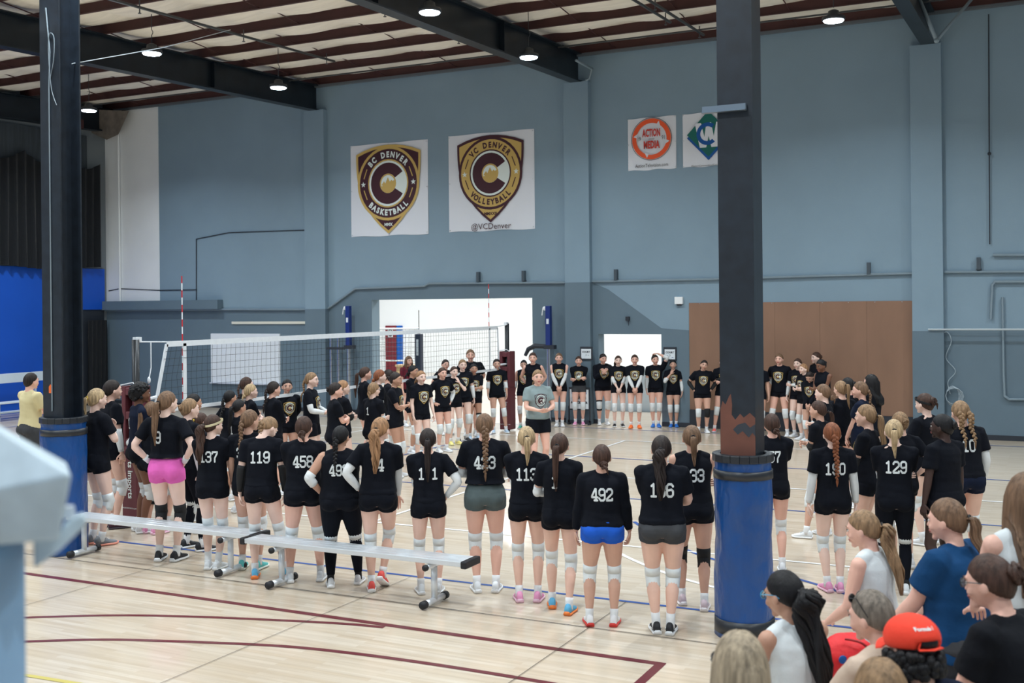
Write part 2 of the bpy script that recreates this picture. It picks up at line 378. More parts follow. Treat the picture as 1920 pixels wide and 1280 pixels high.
# brown plywood kick panel
pl = MB(); m_ply = mat('brown_hardboard', (141, 108, 88), .55, nscale=2.2, namt=.10, stretch=(1, 1, .35)); px0, px1 = Wx(1292), Wx(1716)
for k in range(5):
    a = px0 + (px1-px0)*k/5; c = px0 + (px1-px0)*(k+1)/5; pl.box((a+.0015, WY-.02, .40), (c-.0015, WY-.001, 2.74))
e = pl.obj('hardboard_panel', m_ply); tag(e, 'large brown hardboard panel covering the lower back wall behind the players', 'wall panel')
kb = MB(); kb.box((px0, WY-.05, 0), (px1, WY-.001, .395)); tag(kb.obj('kick_board', m_base), 'black kick board along the floor under the brown wall panel', 'kick board')
sc = MB()
for k in range(9): sc.tube([(px0+.25+k*(px1-px0-.5)/8, WY-.03, 2.72), (px0+.25+k*(px1-px0-.5)/8, WY-.018, 2.72)], .009, n=6)
sc.obj('screw', mat('screw_metal', (190, 195, 200), .3, .8), e)
# pilasters
for k, (a, c) in enumerate(((579, 616.5), (1065, 1111), (1712, 1770))):
    xa, xb = Wx(a), Wx(c); pm = MB(); pm.box((xa, WY-.16, 2.9 if False else 0), (xb, WY, CEIL(WY)-.66)); o = pm.obj('pilaster', m_wall, wall)
    q = MB(); hz = (2.68, wpt(1112, 529)[1], wpt(1745, 620)[1])[k]; q.box((xa-.004, WY-.165, 0), (xb+.004, WY-.001, hz)); q.obj('painted_area', m_dark, wall)
# opening reveals are the wall's own thickness
# ---- left wall: blue lower panel, recess with curtain, black curtain above
lw = MB(); lw.box((XL-.3, 3, 0), (XL, WY, TOP)); struct(lw.obj('wall_left', mat('left_wall_grey', (120, 128, 134), .8)))
m_bl = mat('blue_panel', (12, 84, 196), .5, nscale=.7, namt=.06)
ye = xp(197, 560, XL+.06).y; y1 = xp(141, 560, XL+.06).y
bp = MB(); bp.box((XL+.001, 4, .0), (XL+.05, y1, xp(150, 503, XL).z)); bp.box((XL+.001, y1, xp(190, 580, XL).z), (XL+.05, ye, xp(150, 503, XL).z))
tag(bp.obj('blue_wall_panel', m_bl), 'bright blue painted panel covering the left wall below the black curtain', 'wall panel')
recess_shade = MB(); recess_shade.box((XL+.001, y1, 0), (XL+.02, ye, xp(190, 580, XL).z)); recess_shade.obj('painted_area', m_base, bpy.data.objects['wall_left'])  # flat dark area painted in for the shade of the doorway recess
m_cur = mat('black_curtain', (9, 15, 22), .9, bump=.4, bscale=8, stretch=(1, 6, .6), dist=.05, sheen=.1)
def curtain(nm, X, ya, yb, zt, zb, m, amp=.06, jag=0, parent=None, per=.28):
    nx = int((yb-ya)/.035); nz = 14; vs = []; fs = []
    for s_ in (0, .012):
        for j in range(nz+1):
            for i in range(nx+1):
                y = ya + (yb-ya)*i/nx; u = j/nz
                t = zt + (jag*abs(math.sin(y*2.3))*-1 if jag else 0)
                b_ = zb + .05*math.sin(y*1.7)
                z = t + (b_-t)*u
                vs.append(Vector((X + s_ + amp*(.5+.5*u)*math.sin(2*PI*y/per + .8*math.sin(y*1.9+u)) + amp*.4*noise.noise(Vector((y*2, z*.4, 3))), y, z)))
        o_ = len(vs)//1
    n1_ = (nx+1)*(nz+1)
    for s_ in (0, 1):
        for j in range(nz):
            for i in range(nx):
                a = s_*n1_ + j*(nx+1)+i; fs.append((a, a+1, a+nx+2, a+nx+1))
    mb = MB(); mb.add(vs, fs); return mb.obj(nm, m, parent, smooth=True)
tag(curtain('stage_curtain', XL+.22, 9, xp(187, 400, XL+.2).y, xp(100, 292, XL).z, xp(187, 505, XL).z, m_cur, .07, .28), 'long black pleated curtain hanging high on the left wall', 'curtain')
mg = MB(); mg.box((XL+.02, 9, xp(100, 300, XL).z-.3), (XL+.06, xp(160, 260, XL).y, xp(100, 245, XL).z)); tag(mg.obj('backing_cloth', mat('grey_cloth', (60, 68, 76), .9, nscale=3, namt=.2, stretch=(1, 5, .5))), 'dark grey cloth strip above the black curtain on the left wall', 'cloth')
tag(curtain('doorway_curtain', XL+.16, xp(157, 640, XL).y, xp(193, 640, XL).y, xp(190, 600, XL).z, .06, m_cur, .04, 0, per=.16), 'narrow dark curtain hanging in the doorway below the blue panel', 'curtain')
# bleacher bench seen at far left: white planks before the blue panel
def bleacher(nm, x0, x1, yf, rows, label, m, flip=1):
    e = tag(empty(nm, (x0, yf, 0)), label, 'bleacher'); return e
m_alu = mat('aluminium', (222, 228, 234), .36, .45, nscale=6, namt=.06, stretch=(.1, 4, 1)); m_whiteb = mat('white_bench', (205, 216, 226), .5, nscale=2, namt=.05)
sb = tag(empty('side_bench', (XL+1.4, 15, 0)), 'low white bench with back rail along the blue left wall', 'bench')
a = MB(); a.box((0, 0, .43), (.3, 5.6, .47)); a.obj('seat_plank', m_whiteb, sb, bevel=.008)
a = MB(); a.box((-.55, 0, .88), (-.50, 5.6, 1.12)); a.obj('back_rail', m_whiteb, sb, bevel=.008)
a = MB(); a.box((-.45, 0, .14), (-.2, 5.6, .18)); a.obj('foot_plank', m_whiteb, sb, bevel=.008)
for yy in (.3, 1.9, 3.6, 5.2):
    a = MB(); a.box((.10, yy, 0), (.14, yy+.04, .43)); a.box((-.52, yy, 0), (-.48, yy+.04, .9)); a.box((-.5, yy, .10), (.14, yy+.04, .14)); a.obj('leg', m_alu, sb)
# ---- roof: insulation, purlins, girders
m_ins = mat('insulation', (240, 234, 222), .75, nscale=2.5, namt=.07, stretch=(.5, 3, 1), bump=.3, bscale=9, dist=.03)
m_pur = mat('purlin_maroon', (68, 36, 36), .6, nscale=3, namt=.15)
m_steel = mat('black_steel', (24, 34, 44), .42, .2, nscale=3, namt=.25, coat=.1)
SP = 1.42; ys = [WY-.08 - SP*k for k in range(0, 19)]
vs = []; fs = []; nx = 220; ny = 152; x0, x1_ = XL, 13.0; yA, yB = -3.0, WY
for j in range(ny+1):
    y = yA + (yB-yA)*j/ny
    u = ((ys[0]-y)/SP) % 1.0; kk = int((ys[0]-y)/SP)
    for i in range(nx+1):
        x = x0 + (x1_-x0)*i/nx
        st = abs(math.sin(PI*(x+kk*.7)/1.85))
        sag = (math.sin(PI*u)**.55)*(.03 + .13*st**.6) + .025*noise.noise(Vector((x*.8, y*1.5, 1)))
        if u < .12 or u > .9: sag *= .8
        vs.append(Vector((x, y, CEIL(y)+.235-sag)))
for j in range(ny):
    for i in range(nx):
        a = j*(nx+1)+i; fs.append((a, a+nx+1, a+nx+2, a+1))
c_ = MB(); c_.add(vs, fs); ceiling = struct(c_.obj('ceiling', m_ins, smooth=True))
rf = MB(); rf.add([(XL-1, -4, CEIL(-4)+.3), (14, -4, CEIL(-4)+.3), (14, WY+.3, CEIL(WY)+.3), (XL-1, WY+.3, CEIL(WY)+.3), (XL-1, -4, CEIL(-4)+.35), (14, -4, CEIL(-4)+.35), (14, WY+.3, CEIL(WY)+.35), (XL-1, WY+.3, CEIL(WY)+.35)], [(0, 3, 2, 1), (4, 5, 6, 7), (0, 1, 5, 4), (1, 2, 6, 5), (2, 3, 7, 6), (3, 0, 4, 7)]); rf.obj('roof_deck', m_ins, ceiling)
for y in ys:
    z = CEIL(y); p = MB(); p.box((XL, y-.005, z), (13, y+.005, z+.21)); p.box((XL, y-.055, z), (13, y, z+.008)); p.box((XL, y, z+.20), (13, y+.06, z+.21)); p.obj('purlin', m_pur, ceiling)
    if True:
        s_ = MB()
        for k in range(18):
            xx = XL + 1.1 + k*2.05 + (y*1.3 % 1)
            if y - SP > -3: s_.tube([(xx, y, z+.03), (xx, y-SP, z-.0426+.20)], .012, n=5)
        if s_.v: s_.obj('bridging_rod', m_pur, ceiling)
for X, nm in ((-17.35, 'over the net, ending at the left pilaster'), (-9.95, 'through the middle of the roof, ending at the centre pilaster'), (-2.35, 'at the right, ending at the right pilaster'), (5.2, 'beyond the right edge of the view'), (-24.6, 'against the left wall')):
    g = MB(); y0, y1g = -3, WY-.02
    def bar(xa, xb, da, db):
        q = [(x, y, CEIL(y)+d) for y in (y0, y1g) for d in (da, db) for x in (xa, xb)]
        g.add(q, [(0, 1, 3, 2), (4, 6, 7, 5), (0, 4, 5, 1), (2, 3, 7, 6), (0, 2, 6, 4), (1, 5, 7, 3)])
    bar(X-.13, X+.13, -.025, 0); bar(X-.13, X+.13, -.66, -.63); bar(X-.008, X+.008, -.64, -.01)
    o = g.obj('steel_girder', m_steel); tag(o, 'deep black steel roof girder ' + nm, 'girder')
    for yy in (3, 8.95, 15, 19.5):
        q = MB(); q.box((X-.12, yy-.006, CEIL(yy)-.63), (X+.12, yy+.006, CEIL(yy)-.03)); q.obj('stiffener_plate', m_steel, o)
# sprinkler pipes along the roof
m_pipe = mat('pipe_grey', (88, 90, 92), .5, .4)
for X, z, ye_, nm in ((-11.2, -.10, 20.4, 'ending near the middle of the back wall'), (-14.7, -.12, 20.6, 'between the left girder and the banners'), (-19.2, -.16, 22.6, 'nearest the left corner'), (-6.9, -.12, 21.0, 'right of the middle girder'), (-6.7, -.10, 22.6, 'doubled beside another pipe right of the middle girder'), (-.6, -.1, 21.5, 'at the far right')):
    p = MB(); p.tube([(X, -3, CEIL(-3)+z), (X, ye_, CEIL(ye_)+z)], .028, n=8)
    o = tag(p.obj('sprinkler_pipe', m_pipe, smooth=True), 'thin grey sprinkler pipe under the roof ' + nm, 'pipe', 'sprinkler pipes under the roof')
    h = MB()
    for k in range(9):
        yy = ye_ - .3 - 2.8*k
        if yy > -2: h.tube([(X, yy, CEIL(yy)+z-.09), (X, yy, CEIL(yy)+z+.13)], .012, n=6); h.tube([(X, yy, CEIL(yy)+z-.11), (X, yy, CEIL(yy)+z-.10)], .03, n=8)
    h.obj('sprinkler_head', m_pipe, o)
p = MB(); p.tube([(XL, WY-1.15, CEIL(WY)-.07), (13, WY-1.15, CEIL(WY)-.07)], .02, n=6)
tag(p.obj('conduit', m_pipe), 'thin conduit running under the roof just before the back wall', 'conduit')
p = MB(); p.box((XL, WY-.10, CEIL(WY)-.06), (13, WY-.001, CEIL(WY)-.0)); struct(p.obj('trim_1', mat('trim_steel', (96, 104, 112), .6)))
# broken board work in the left corner
p = MB(); A = wp(150, 205, WY-.3); Bq = wp(243, 205, WY-.3)
p.add([wp(130, 230, WY-.5), wp(200, 262, WY-.5), wp(222, 252, WY-.5), wp(242, 208, WY-.5), wp(150, 204, WY-.5), wp(130, 230, WY-.05), wp(200, 262, WY-.05), wp(222, 252, WY-.05), wp(242, 208, WY-.05), wp(150, 204, WY-.05)], [(0, 1, 2, 3, 4), (5, 9, 8, 7, 6)] + [(i, 5+i, 5+(i+1) % 5, (i+1) % 5) for i in range(5)])
tag(p.obj('broken_soffit', mat('soffit', (120, 112, 104), .9, nscale=4, namt=.3)), 'broken plaster soffit hanging in the far left roof corner', 'soffit')
p = MB(); p.box((XL, WY-1.5, CEIL(WY)-.75), (wp(165, 225, WY-1.2).x, WY-1.35, CEIL(WY)-.5)); tag(p.obj('wooden_joist', m_pur), 'short maroon joist end in the far left roof corner', 'joist')
# ---- steel columns with padding
m_pad = mat('pad_blue', (10, 70, 136), .34, nscale=2.0, namt=.12, bump=.8, bscale=6, stretch=(1, 1, .5), dist=.05, coat=.15)
m_tape = mat('pad_black_tape', (34, 38, 44), .4); m_rust = mat('rust_primer', (110, 68, 56), .7, nscale=6, namt=.15)
m_cblue = mat('column_black', (26, 34, 44), .46, .1, nscale=8, namt=.3, coat=.2)
def column(X, Y, wd, pr, ph, label, chip):
    e = tag(empty('steel_column', (X, Y, 0)), label, 'column')
    c = MB(); top = CEIL(Y)-.66; h = wd/2
    c.box((-h, -h, 0), (h, -h+.02, top)); c.box((-h, h-.02, 0), (h, h, top)); c.box((-.012, -h+.02, 0), (.012, h-.02, top)) # I-section: flanges face court
    c.box((h-.02, -h+.02, 0), (h, h-.02, top)) if chip else c.box((-h, -h+.02, 0), (-h+.02, h-.02, top))
    c.obj('shaft', m_cblue, e)
    n = 56; pv = []
    levels = 44
    for j in range(levels+1):
        z = ph*j/levels; r_ = []
        for i in range(n):
            a = 2*PI*i/n
            k = 1 + .05*noise.noise(Vector((math.cos(a)*1.6+X, math.sin(a)*1.6, z*2.2))) + .035*noise.noise(Vector((math.cos(a)*4, math.sin(a)*4+X, z*6))) - .02*max(0, math.sin(z*9 + 1.5*math.sin(a*2)))**6
            k += .04*max(0, 1-z/.12)
            if .92*ph < z < .97*ph: k -= .02
            r_.append(Vector((pr*k*math.cos(a), pr*k*math.sin(a), z + (.02 if j else 0)*noise.noise(Vector((a, z, 2))))))
        pv.append(r_)
    ri = [[Vector((v.x*s_, v.y*s_, ph+dz)) for v in pv[-1]] for s_, dz in ((.97, .01), (.86, .012), (.84, -.06))]
    p = MB(); p.rings(pv+ri); pad = p.obj('padding', m_pad, e, smooth=True)
    def band(z0, z1, k, nm):
        q = MB(); rr = []
        for z in (z0, (z0+z1)/2, z1): rr.append([Vector((pr*k*math.cos(2*PI*i/n)*(1+.02*noise.noise(Vector((math.cos(2*PI*i/n)*2, math.sin(2*PI*i/n)*2, z*5)))), pr*k*math.sin(2*PI*i/n)*(1+.02*noise.noise(Vector((math.cos(2*PI*i/n)*2, math.sin(2*PI*i/n)*2, z*5)))), z)) for i in range(n)])
        rr = rr + [[v*1 for v in rr[-1]]]
        for v in rr[-1]: v.x *= .9; v.y *= .9
        q.rings(rr); q.obj(nm, m_tape, pad, smooth=True)
    band(ph-.175, ph-.105, 1.03, 'tape_band'); band(.04, .15, 1.045, 'tape_band') if chip else None
    q = MB()
    for i in range(20):
        a = 2*PI*i/20; R = Matrix.Translation((pr*.93*math.cos(a), pr*.93*math.sin(a), ph+.012)) @ Matrix.Rotation(a, 4, 'Z')
        q.box((-.035, -pr*.165, -.05), (.03, pr*.165, .015), M=R)
    q.obj('pad_rim', m_tape, pad, bevel=.008)
    return e, top
m_orange = mat('sticker_orange', (240, 110, 40), .5)
rcx = gp(1396, 1188); col_r, ct = column(rcx.x, rcx.y, .29, .235, 1.47, 'tall black steel column at right with blue wrapped padding and chipped brown paint', True)
lcx = gp(122, 1034); col_l, ct2 = column(lcx.x, lcx.y, .30, .245, 1.50, 'tall black steel column at left with blue wrapped padding and an orange sticker', False)
for col, zz in ((col_r, 3.7),):
    # chipped paint: rust-brown bare patch just above the pad on the court-side flange
    q = MB(); pts = [(-.143, 1.40), (-.143, 1.86), (-.125, 1.93), (-.10, 1.90), (-.07, 1.97), (-.055, 1.99), (-.045, 1.90), (-.05, 1.82), (-.02, 1.78), (.02, 1.83), (.05, 1.80), (.10, 1.84), (.143, 1.80), (.143, 1.40)]
    n = len(pts); q.add([(x, -.1462, z) for x, z in pts] + [(x, -.145, z) for x, z in pts], [tuple(range(n))] + [(i, n+i, n+(i+1) % n, (i+1) % n) for i in range(n)]); q.obj('bare_patch', m_rust, col)
    q = MB(); pts = [(-.04, 1.70), (.0, 1.66), (.04, 1.69), (.09, 1.64), (.12, 1.68), (.143, 1.65), (.143, 1.75), (.10, 1.72), (.06, 1.76), (.0, 1.74)]
    n = len(pts); q.add([(x, -.1475, z) for x, z in pts] + [(x, -.146, z) for x, z in pts], [tuple(range(n))] + [(i, n+i, n+(i+1) % n, (i+1) % n) for i in range(n)]); q.obj('bare_patch', mat('old_dark_paint', (48, 54, 64), .5), col)
    q = MB(); q.box((-.26, -.19, 4.29), (.10, -.146, 4.34)); q.box((-.26, -.21, 4.285), (.10, -.15, 4.292)); q.obj('bracket', mat('bracket_steel', (120, 134, 148), .4, .6), col)
q = MB(); q.add([(-.055, -.153, 1.80), (-.005, -.153, 1.80), (-.005, -.153, 1.87), (-.03, -.153, 1.90), (-.055, -.153, 1.87)], [(0, 1, 2, 3, 4)]); q.obj('sticker', m_orange, col_l)
q = MB(); q.tube([(.0, -.158, z + 0) for z in (1.6, 3, 4.4, 5.2)] + [(.02, -.158, 5.6), (-.03, -.165, 6.1)], .008, n=6); q.tube(smooth([(.02, -.16, 5.3), (.09, -.17, 5.5), (.10, -.17, 5.75), (.03, -.17, 5.8), (0, -.16, 5.6), (.05, -.17, 5.2), (.13, -.17, 5.0)]), .005, n=5); q.obj('cable', mat('cable_grey', (120, 132, 140), .5), col_l)
# ---- conduits and fittings on the back wall
m_cond = mat('conduit_painted', (132, 150, 162), .5, .2)
def wallpipe(pts, r, label, m=None, off=.05, nm='conduit', cat='conduit'):
    P = [Vector((wp(x, y, WY).x, WY-off, wp(x, y, WY).z)) for x, y in pts]; q = MB()
    for a_, b_ in zip(P, P[1:]): q.tube([a_, b_], r, n=6)
    for a_ in P[1:-1]: q.ell(a_, (r, r, r), nu=6, nv=4)
    return tag(q.obj(nm, m or m_cond), label, cat)
wallpipe([(198, 582), (422, 580), (578, 580)], .028, 'grey conduit along the back wall left of the left pilaster')
wallpipe([(617, 578), (668, 541), (798, 536), (806, 531), (1064, 529.5)], .028, 'grey conduit stepping up over the large wall opening')
wallpipe([(1112, 527.5), (1320, 523.5), (1716, 512)], .028, 'grey conduit above the brown panel between the pilasters')
wallpipe([(1772, 510), (2250, 507)], .028, 'grey conduit right of the right pilaster')
wallpipe([(1862, 478), (2250, 478)], .03, 'short grey pipe high at the right edge of the back wall')
wallpipe([(2250, 527), (1866, 528), (1861, 534), (1858, 598)], .03, 'bent grey pipe loop dropping at the right of the back wall')
wallpipe([(1880, 557), (1882, 700), (1884, 742), (1892, 748), (2250, 750)], .025, 'long thin pipe bent at the bottom at the right of the back wall')
wallpipe([(1742, 617), (2250, 617)], .018, 'thin pale conduit across the right pilaster and back wall', mat('pale', (190, 200, 206), .5), off=.19)
wallpipe([(1854, 28), (1855, 250), (1856, 458)], .012, 'thin dark hanging rod at the right of the back wall', m_base)
q = MB(); c = wp(1855, 288, WY-.08); q.ell(c, (.035, .035, .035)); tag(q.obj('bob', m_base), 'small black ball on the rod high at the right of the back wall', 'ball')
wallpipe([(369, 571), (369, 448), (430, 436), (612, 430)], .012, 'thin cable outlining a square on the left of the back wall', m_base, off=.02, nm='cable', cat='cable')
wallpipe([(205, 545), (225, 541), (300, 544), (370, 543)], .012, 'thin cable crossing the white wall section', m_base, off=.02, nm='cable', cat='cable')
wallpipe([(224, 205), (226, 380), (228, 566)], .035, 'white vertical pipe on the white wall section', m_white, off=.06, nm='wall_pipe', cat='pipe')
for k, (x, y) in enumerate(((897, 519), (982, 517), (1155, 515), (1629, 503), (1835, 494))):
    c = wp(x, y, WY-.05); q = MB(); q.box((c.x-.035, WY-.10, c.z-.12), (c.x+.035, WY-.001, c.z+.12)); q.box((c.x-.05, WY-.03, c.z-.14), (c.x+.05, WY-.002, c.z-.10))
    tag(q.obj('wall_bracket', mat('bracket_dark', (70, 82, 92), .5)), 'small upright wall bracket, %s' % ['the left one over the large opening', 'the right one over the large opening', 'just right of the centre pilaster', 'right of the tall column', 'the last at the far right'][k], 'bracket', 'brackets above the conduit')
# cable coil
q = MB(); c = wp(1786, 742, WY-.06)
for k in range(5): q.tube([c + Vector((math.cos(a/12*2*PI)*(.12+.012*k)+.01*k, -.012*k, math.sin(a/12*2*PI)*(.20-.01*k))) for a in range(13)], .006, n=5)
q.tube(smooth([Vector((wp(x, y, WY).x, WY-.05, wp(x, y, WY).z)) for x, y in ((1745, 620), (1760, 628), (1776, 622), (1784, 640), (1774, 670), (1792, 695), (1778, 715), (1782, 738))]), .008, n=5)
tag(q.obj('cable_coil', mat('cable_pale', (165, 180, 190), .5)), 'pale cable hanging in a coil beside the right pilaster', 'cable')
# ledge beam, light strip, whiteboard, wall box, sensor
c0 = wp(200, 572, WY); c1 = wp(418, 570, WY); q = MB(); q.box((c0.x, WY-.22, c1.z-.13), (c1.x, WY-.001, c1.z+.12)); tag(q.obj('ledge_beam', m_dark), 'grey boxed ledge beam with raw end on the left back wall', 'beam')
q = MB(); c0 = wp(436, 605, WY); c1 = wp(584, 605, WY); q.box((c0.x, WY-.04, c0.z-.035), (c1.x, WY-.001, c0.z+.035)); tag(q.obj('wall_batten', mat('cream', (225, 224, 210), .5)), 'long thin cream batten on the wall above the whiteboard', 'batten')
c0 = wp(398, 716, WY); c1 = wp(526, 636, WY); q = MB(); q.box((c0.x, WY-.05, c0.z), (c1.x, WY-.001, c1.z+.15)); e = tag(q.obj('whiteboard', mat('whiteboard', (230, 236, 243), .3, nscale=1.5, namt=.03), bevel=.006), 'large blank whiteboard on the grey wall behind the net', 'whiteboard')
q = MB(); q.box((c0.x, WY-.11, c0.z-.03), (c1.x, WY-.03, c0.z)); q.obj('tray', m_alu, e)
c = wp(1274, 563, WY); q = MB(); q.box((c.x-.09, WY-.08, c.z-.08), (c.x+.09, WY-.001, c.z+.08)); e = tag(q.obj('junction_box', m_white, bevel=.006), 'small white box on the wall left of the brown panel', 'box')
q = MB(); q.box((c.x-.05, WY-.05, c.z-.115), (c.x+.05, WY-.02, c.z-.08)); q.obj('cable_gland', m_base, e)
c = wp(1178, 597, WY); q = MB(); q.box((c.x-.045, WY-.07, c.z-.045), (c.x+.045, WY-.001, c.z+.045)); q.tube([(c.x+.02, WY-.04, c.z-.05), (c.x+.02, WY-.04, c.z-.16)], .008, n=6); tag(q.obj('wall_sensor', m_base, bevel=.01), 'small dark sensor with pull cord above the narrow opening', 'sensor')
# ---- banners
m_ban = mat('banner_cloth', (226, 231, 240), .6, bump=.25, bscale=3, dist=.05, stretch=(1.5, 1, .7))
m_mar2 = mat('print_maroon', (64, 24, 38), .6); m_gold = mat('print_gold', (203, 172, 98), .6); m_wp = mat('print_white', (228, 240, 238), .6); m_k = mat('print_black', (26, 28, 34), .6)
m_or = mat('print_orange', (240, 92, 44), .6); m_gr = mat('print_green', (10, 104, 96), .6); m_bu = mat('print_blue', (0, 84, 160), .6)
def banner(c, label, marks, mats, scale, cy):
    (xa, ya), (xb, yb), (xc, yc), (xd, yd) = c
    a, b_, c2, d = [wp(x, y, WY) for x, y in c]
    X0, X1 = (a.x+d.x)/2, (b_.x+c2.x)/2; Z1 = (a.z+b_.z)/2; Z0 = (c2.z+d.z)/2; W = X1-X0; H = Z1-Z0
    n = 16; vs = []; fs = []
    def off(u, v): return .012 + .012*noise.noise(Vector((u*3+X0, v*2, 0))) + .01*abs(math.sin(u*9))*v*(1-v)
    for s_ in (0, 1):
        for j in range(n+1):
            for i in range(n+1):
                u, v = i/n, j/n; e_ = .012*math.sin(PI*4*u)*(1 if j in (0, n) else 0)
                vs.append((X0+W*u, WY - (off(u, v) if s_ == 0 else .002), Z0+H*v + e_*(1 if j == 0 else -.6)))
    N = (n+1)**2
    for s_ in (0, 1):
        for j in range(n):
            for i in range(n): k = s_*N + j*(n+1)+i; fs.append((k, k+1, k+n+2, k+n+1))
    mb = MB(); mb.add(vs, fs); e = tag(mb.obj('banner', m_ban, smooth=True), label, 'banner', None)
    k = W*scale; cx = (X0+X1)/2; cz = Z0 + H*cy
    S = []
    for vs_, fs_, mi, ly in marks: S.append((vs_, fs_, mi, ly))
    q = MB()
    for vs_, fs_, mi, ly in S: q.add([(cx+x*k, WY-.042-ly*.0012, cz+y*k) for x, y in vs_], fs_, mi)
    q.obj('printed_design', mats, e)
    g = MB()
    for u, v in ((.015, .02), (.5, .015), (.985, .02), (.015, .98), (.5, .985), (.985, .98), (.015, .5), (.985, .5)): g.ell((X0+W*u, WY-.03, Z0+H*v), (.016, .012, .016), nu=8, nv=5)
    g.obj('fixing', m_alu, e)
    return e
CM = [m_mar2, m_gold, m_wp, m_k]
banner(((659, 274), (803, 261), (803, 440), (658, 443)), 'white wall banner with maroon basketball crest, left of the four banners', crest('bc'), CM, .84, .562)
banner(((841, 256), (1002, 241), (1003, 430), (843, 434)), 'white wall banner with gold volleyball crest and handle text below', crest('vc') + T2('@VCDenver', 0, -.74, .082, 0, 1), CM, .78, .585)
S = disc2(0, 0, .495, .505, 3, 0, n=48) + disc2(0, 0, .375, .48, 0, 0, n=48)
for a in (60, 165, 250, 345):
    ar = math.radians(a); S += [([(.36*math.cos(ar-.16), .36*math.sin(ar-.16)), (.36*math.cos(ar+.16), .36*math.sin(ar+.16)), (.455*math.cos(ar+.10), .455*math.sin(ar+.10))], [(0, 1, 2)], 1, 1)]
S += T2('ACTION', 0, .06, .18, 2, 1, sx=.47, bold=.008) + T2('MEDIA', 0, -.22, .18, 2, 1, sx=.54, bold=.008) + T2('DENVER', 0, -.015, .03, 3, 1) + T2('19', -.31, -.03, .10, 3, 1, sx=.7) + T2('91', .30, -.03, .10, 3, 1, sx=.7) + T2('ActionTelevision.com', 0, -.66, .085, 3, 1, sx=.80)
banner(((1178, 223), (1268, 217), (1268, 316), (1178, 320)), 'white square banner with an orange ring logo reading action media', S, [m_or, m_ban, mat('print_red', (206, 58, 44), .6), m_k], .84, .585)
S = fill2([(0, .52), (.5, 0), (0, -.52), (-.5, 0)], 0, 1) + fill2([(.03, .44), (.53, -.07), (.0, -.60), (-.5, -.07)], 1, 0)
Wp = [(-.37, .27), (-.2, .27), (-.11, -.10), (-.05, .27), (.08, .27), (.15, -.10), (.22, .27), (.38, .27), (.25, -.38), (.08, -.38), (.01, -.08), (-.06, -.38), (-.24, -.38)]
Wp = [(x*.84, y*.86 + .02) for x, y in Wp]
S += [([Wp[0], Wp[1], Wp[2], Wp[11], Wp[12]], [(0, 1, 2, 3, 4)], 2, 2), ([Wp[2], Wp[3], Wp[4], Wp[5], Wp[10]], [(0, 1, 2, 3, 4)], 2, 2), ([Wp[2], Wp[10], Wp[11]], [(0, 1, 2)], 2, 2), ([Wp[5], Wp[6], Wp[7], Wp[8], Wp[9]], [(0, 1, 2, 3, 4)], 2, 2), ([Wp[5], Wp[9], Wp[10]], [(0, 1, 2)], 2, 2)]
S += disc2(-.02, .0, .165, .255, 1, 3, 52, 312, n=30) + T2('WesternCommunitiesofColorado.com', 0, -.73, .042, 3, 1, sx=.9)
banner(((1280, 214), (1379, 207), (1379, 310), (1281, 313)), 'white square banner with green and blue diamond logo, partly behind the column', S, [m_gr, m_bu, m_ban, m_k], .82, .60)
# ---- court signs on the wall
m_paper = mat('paper', (226, 234, 240), .5)
def sign(px, py, w_, h_, S, label, Y=WY, z=None, nm='court_sign'):
    c = wp(px, py, Y-.03); e = MB(); e.box((c.x-w_/2-.03, Y-.03, c.z-h_/2-.03), (c.x+w_/2+.03, Y-.001, c.z+h_/2+.05)); o = tag(e.obj(nm, m_base, bevel=.004), label, 'sign')
    e = MB(); e.box((c.x-w_/2, Y-.035, c.z-h_/2), (c.x+w_/2, Y-.029, c.z+h_/2)); e.obj('sheet', m_paper, o)
    q = MB()
    for vs_, fs_, mi, ly in S: q.add([(c.x+x*w_, Y-.0365-ly*.0008, c.z+y*w_) for x, y in vs_], fs_, mi)
    q.obj('lettering', [mat('ink', (40, 46, 60), .6), m_bu], o); return o
S = T2('COURT', 0, .1, .17, 0, 0, bold=.01) + T2('3', 0, -.2, .2, 0, 0)
sign(1099, 663, .24, .22, S + bar2(.16, -.12, .32, -.12, .03, 0, 0), 'framed court 3 sign with arrow, left of the narrow opening', Y=WY-.165)
sign(1256, 664, .24, .22, S + bar2(-.32, -.12, -.16, -.12, .03, 0, 0) + bar2(.18, -.28, .34, -.28, .05, 1, 0), 'framed court 3 sign with arrow, right of the narrow opening')
c_ = wp(1086, 750, WY-.35); fl_ = MB(); fl_.box((c_.x-.29, WY-.36, .02), (c_.x+.29, WY-.34, .10)); fl_.box((c_.x-.27, WY-.42, 0), (c_.x-.23, WY-.30, .05)); fl_.box((c_.x+.23, WY-.42, 0), (c_.x+.27, WY-.30, .05))
st_ = sign(1086, 748, .46, .44, T2('COURT 2', 0, .02, .13, 0, 0, bold=.01) + T2('ARK CENTER', 0, -.22, .11, 0, 0, bold=.01) + disc2(-.32, .3, 0, .08, 1, 0) + disc2(.32, .3, 0, .08, 1, 0), 'white court 2 board standing on the floor behind the back row', Y=WY-.32, nm='floor_sign')
fl_.box((c_.x-.27, WY-.36, .05), (c_.x-.24, WY-.33, .42)); fl_.box((c_.x+.24, WY-.36, .05), (c_.x+.27, WY-.33, .42)); fl_.obj('stand', m_base, st_)
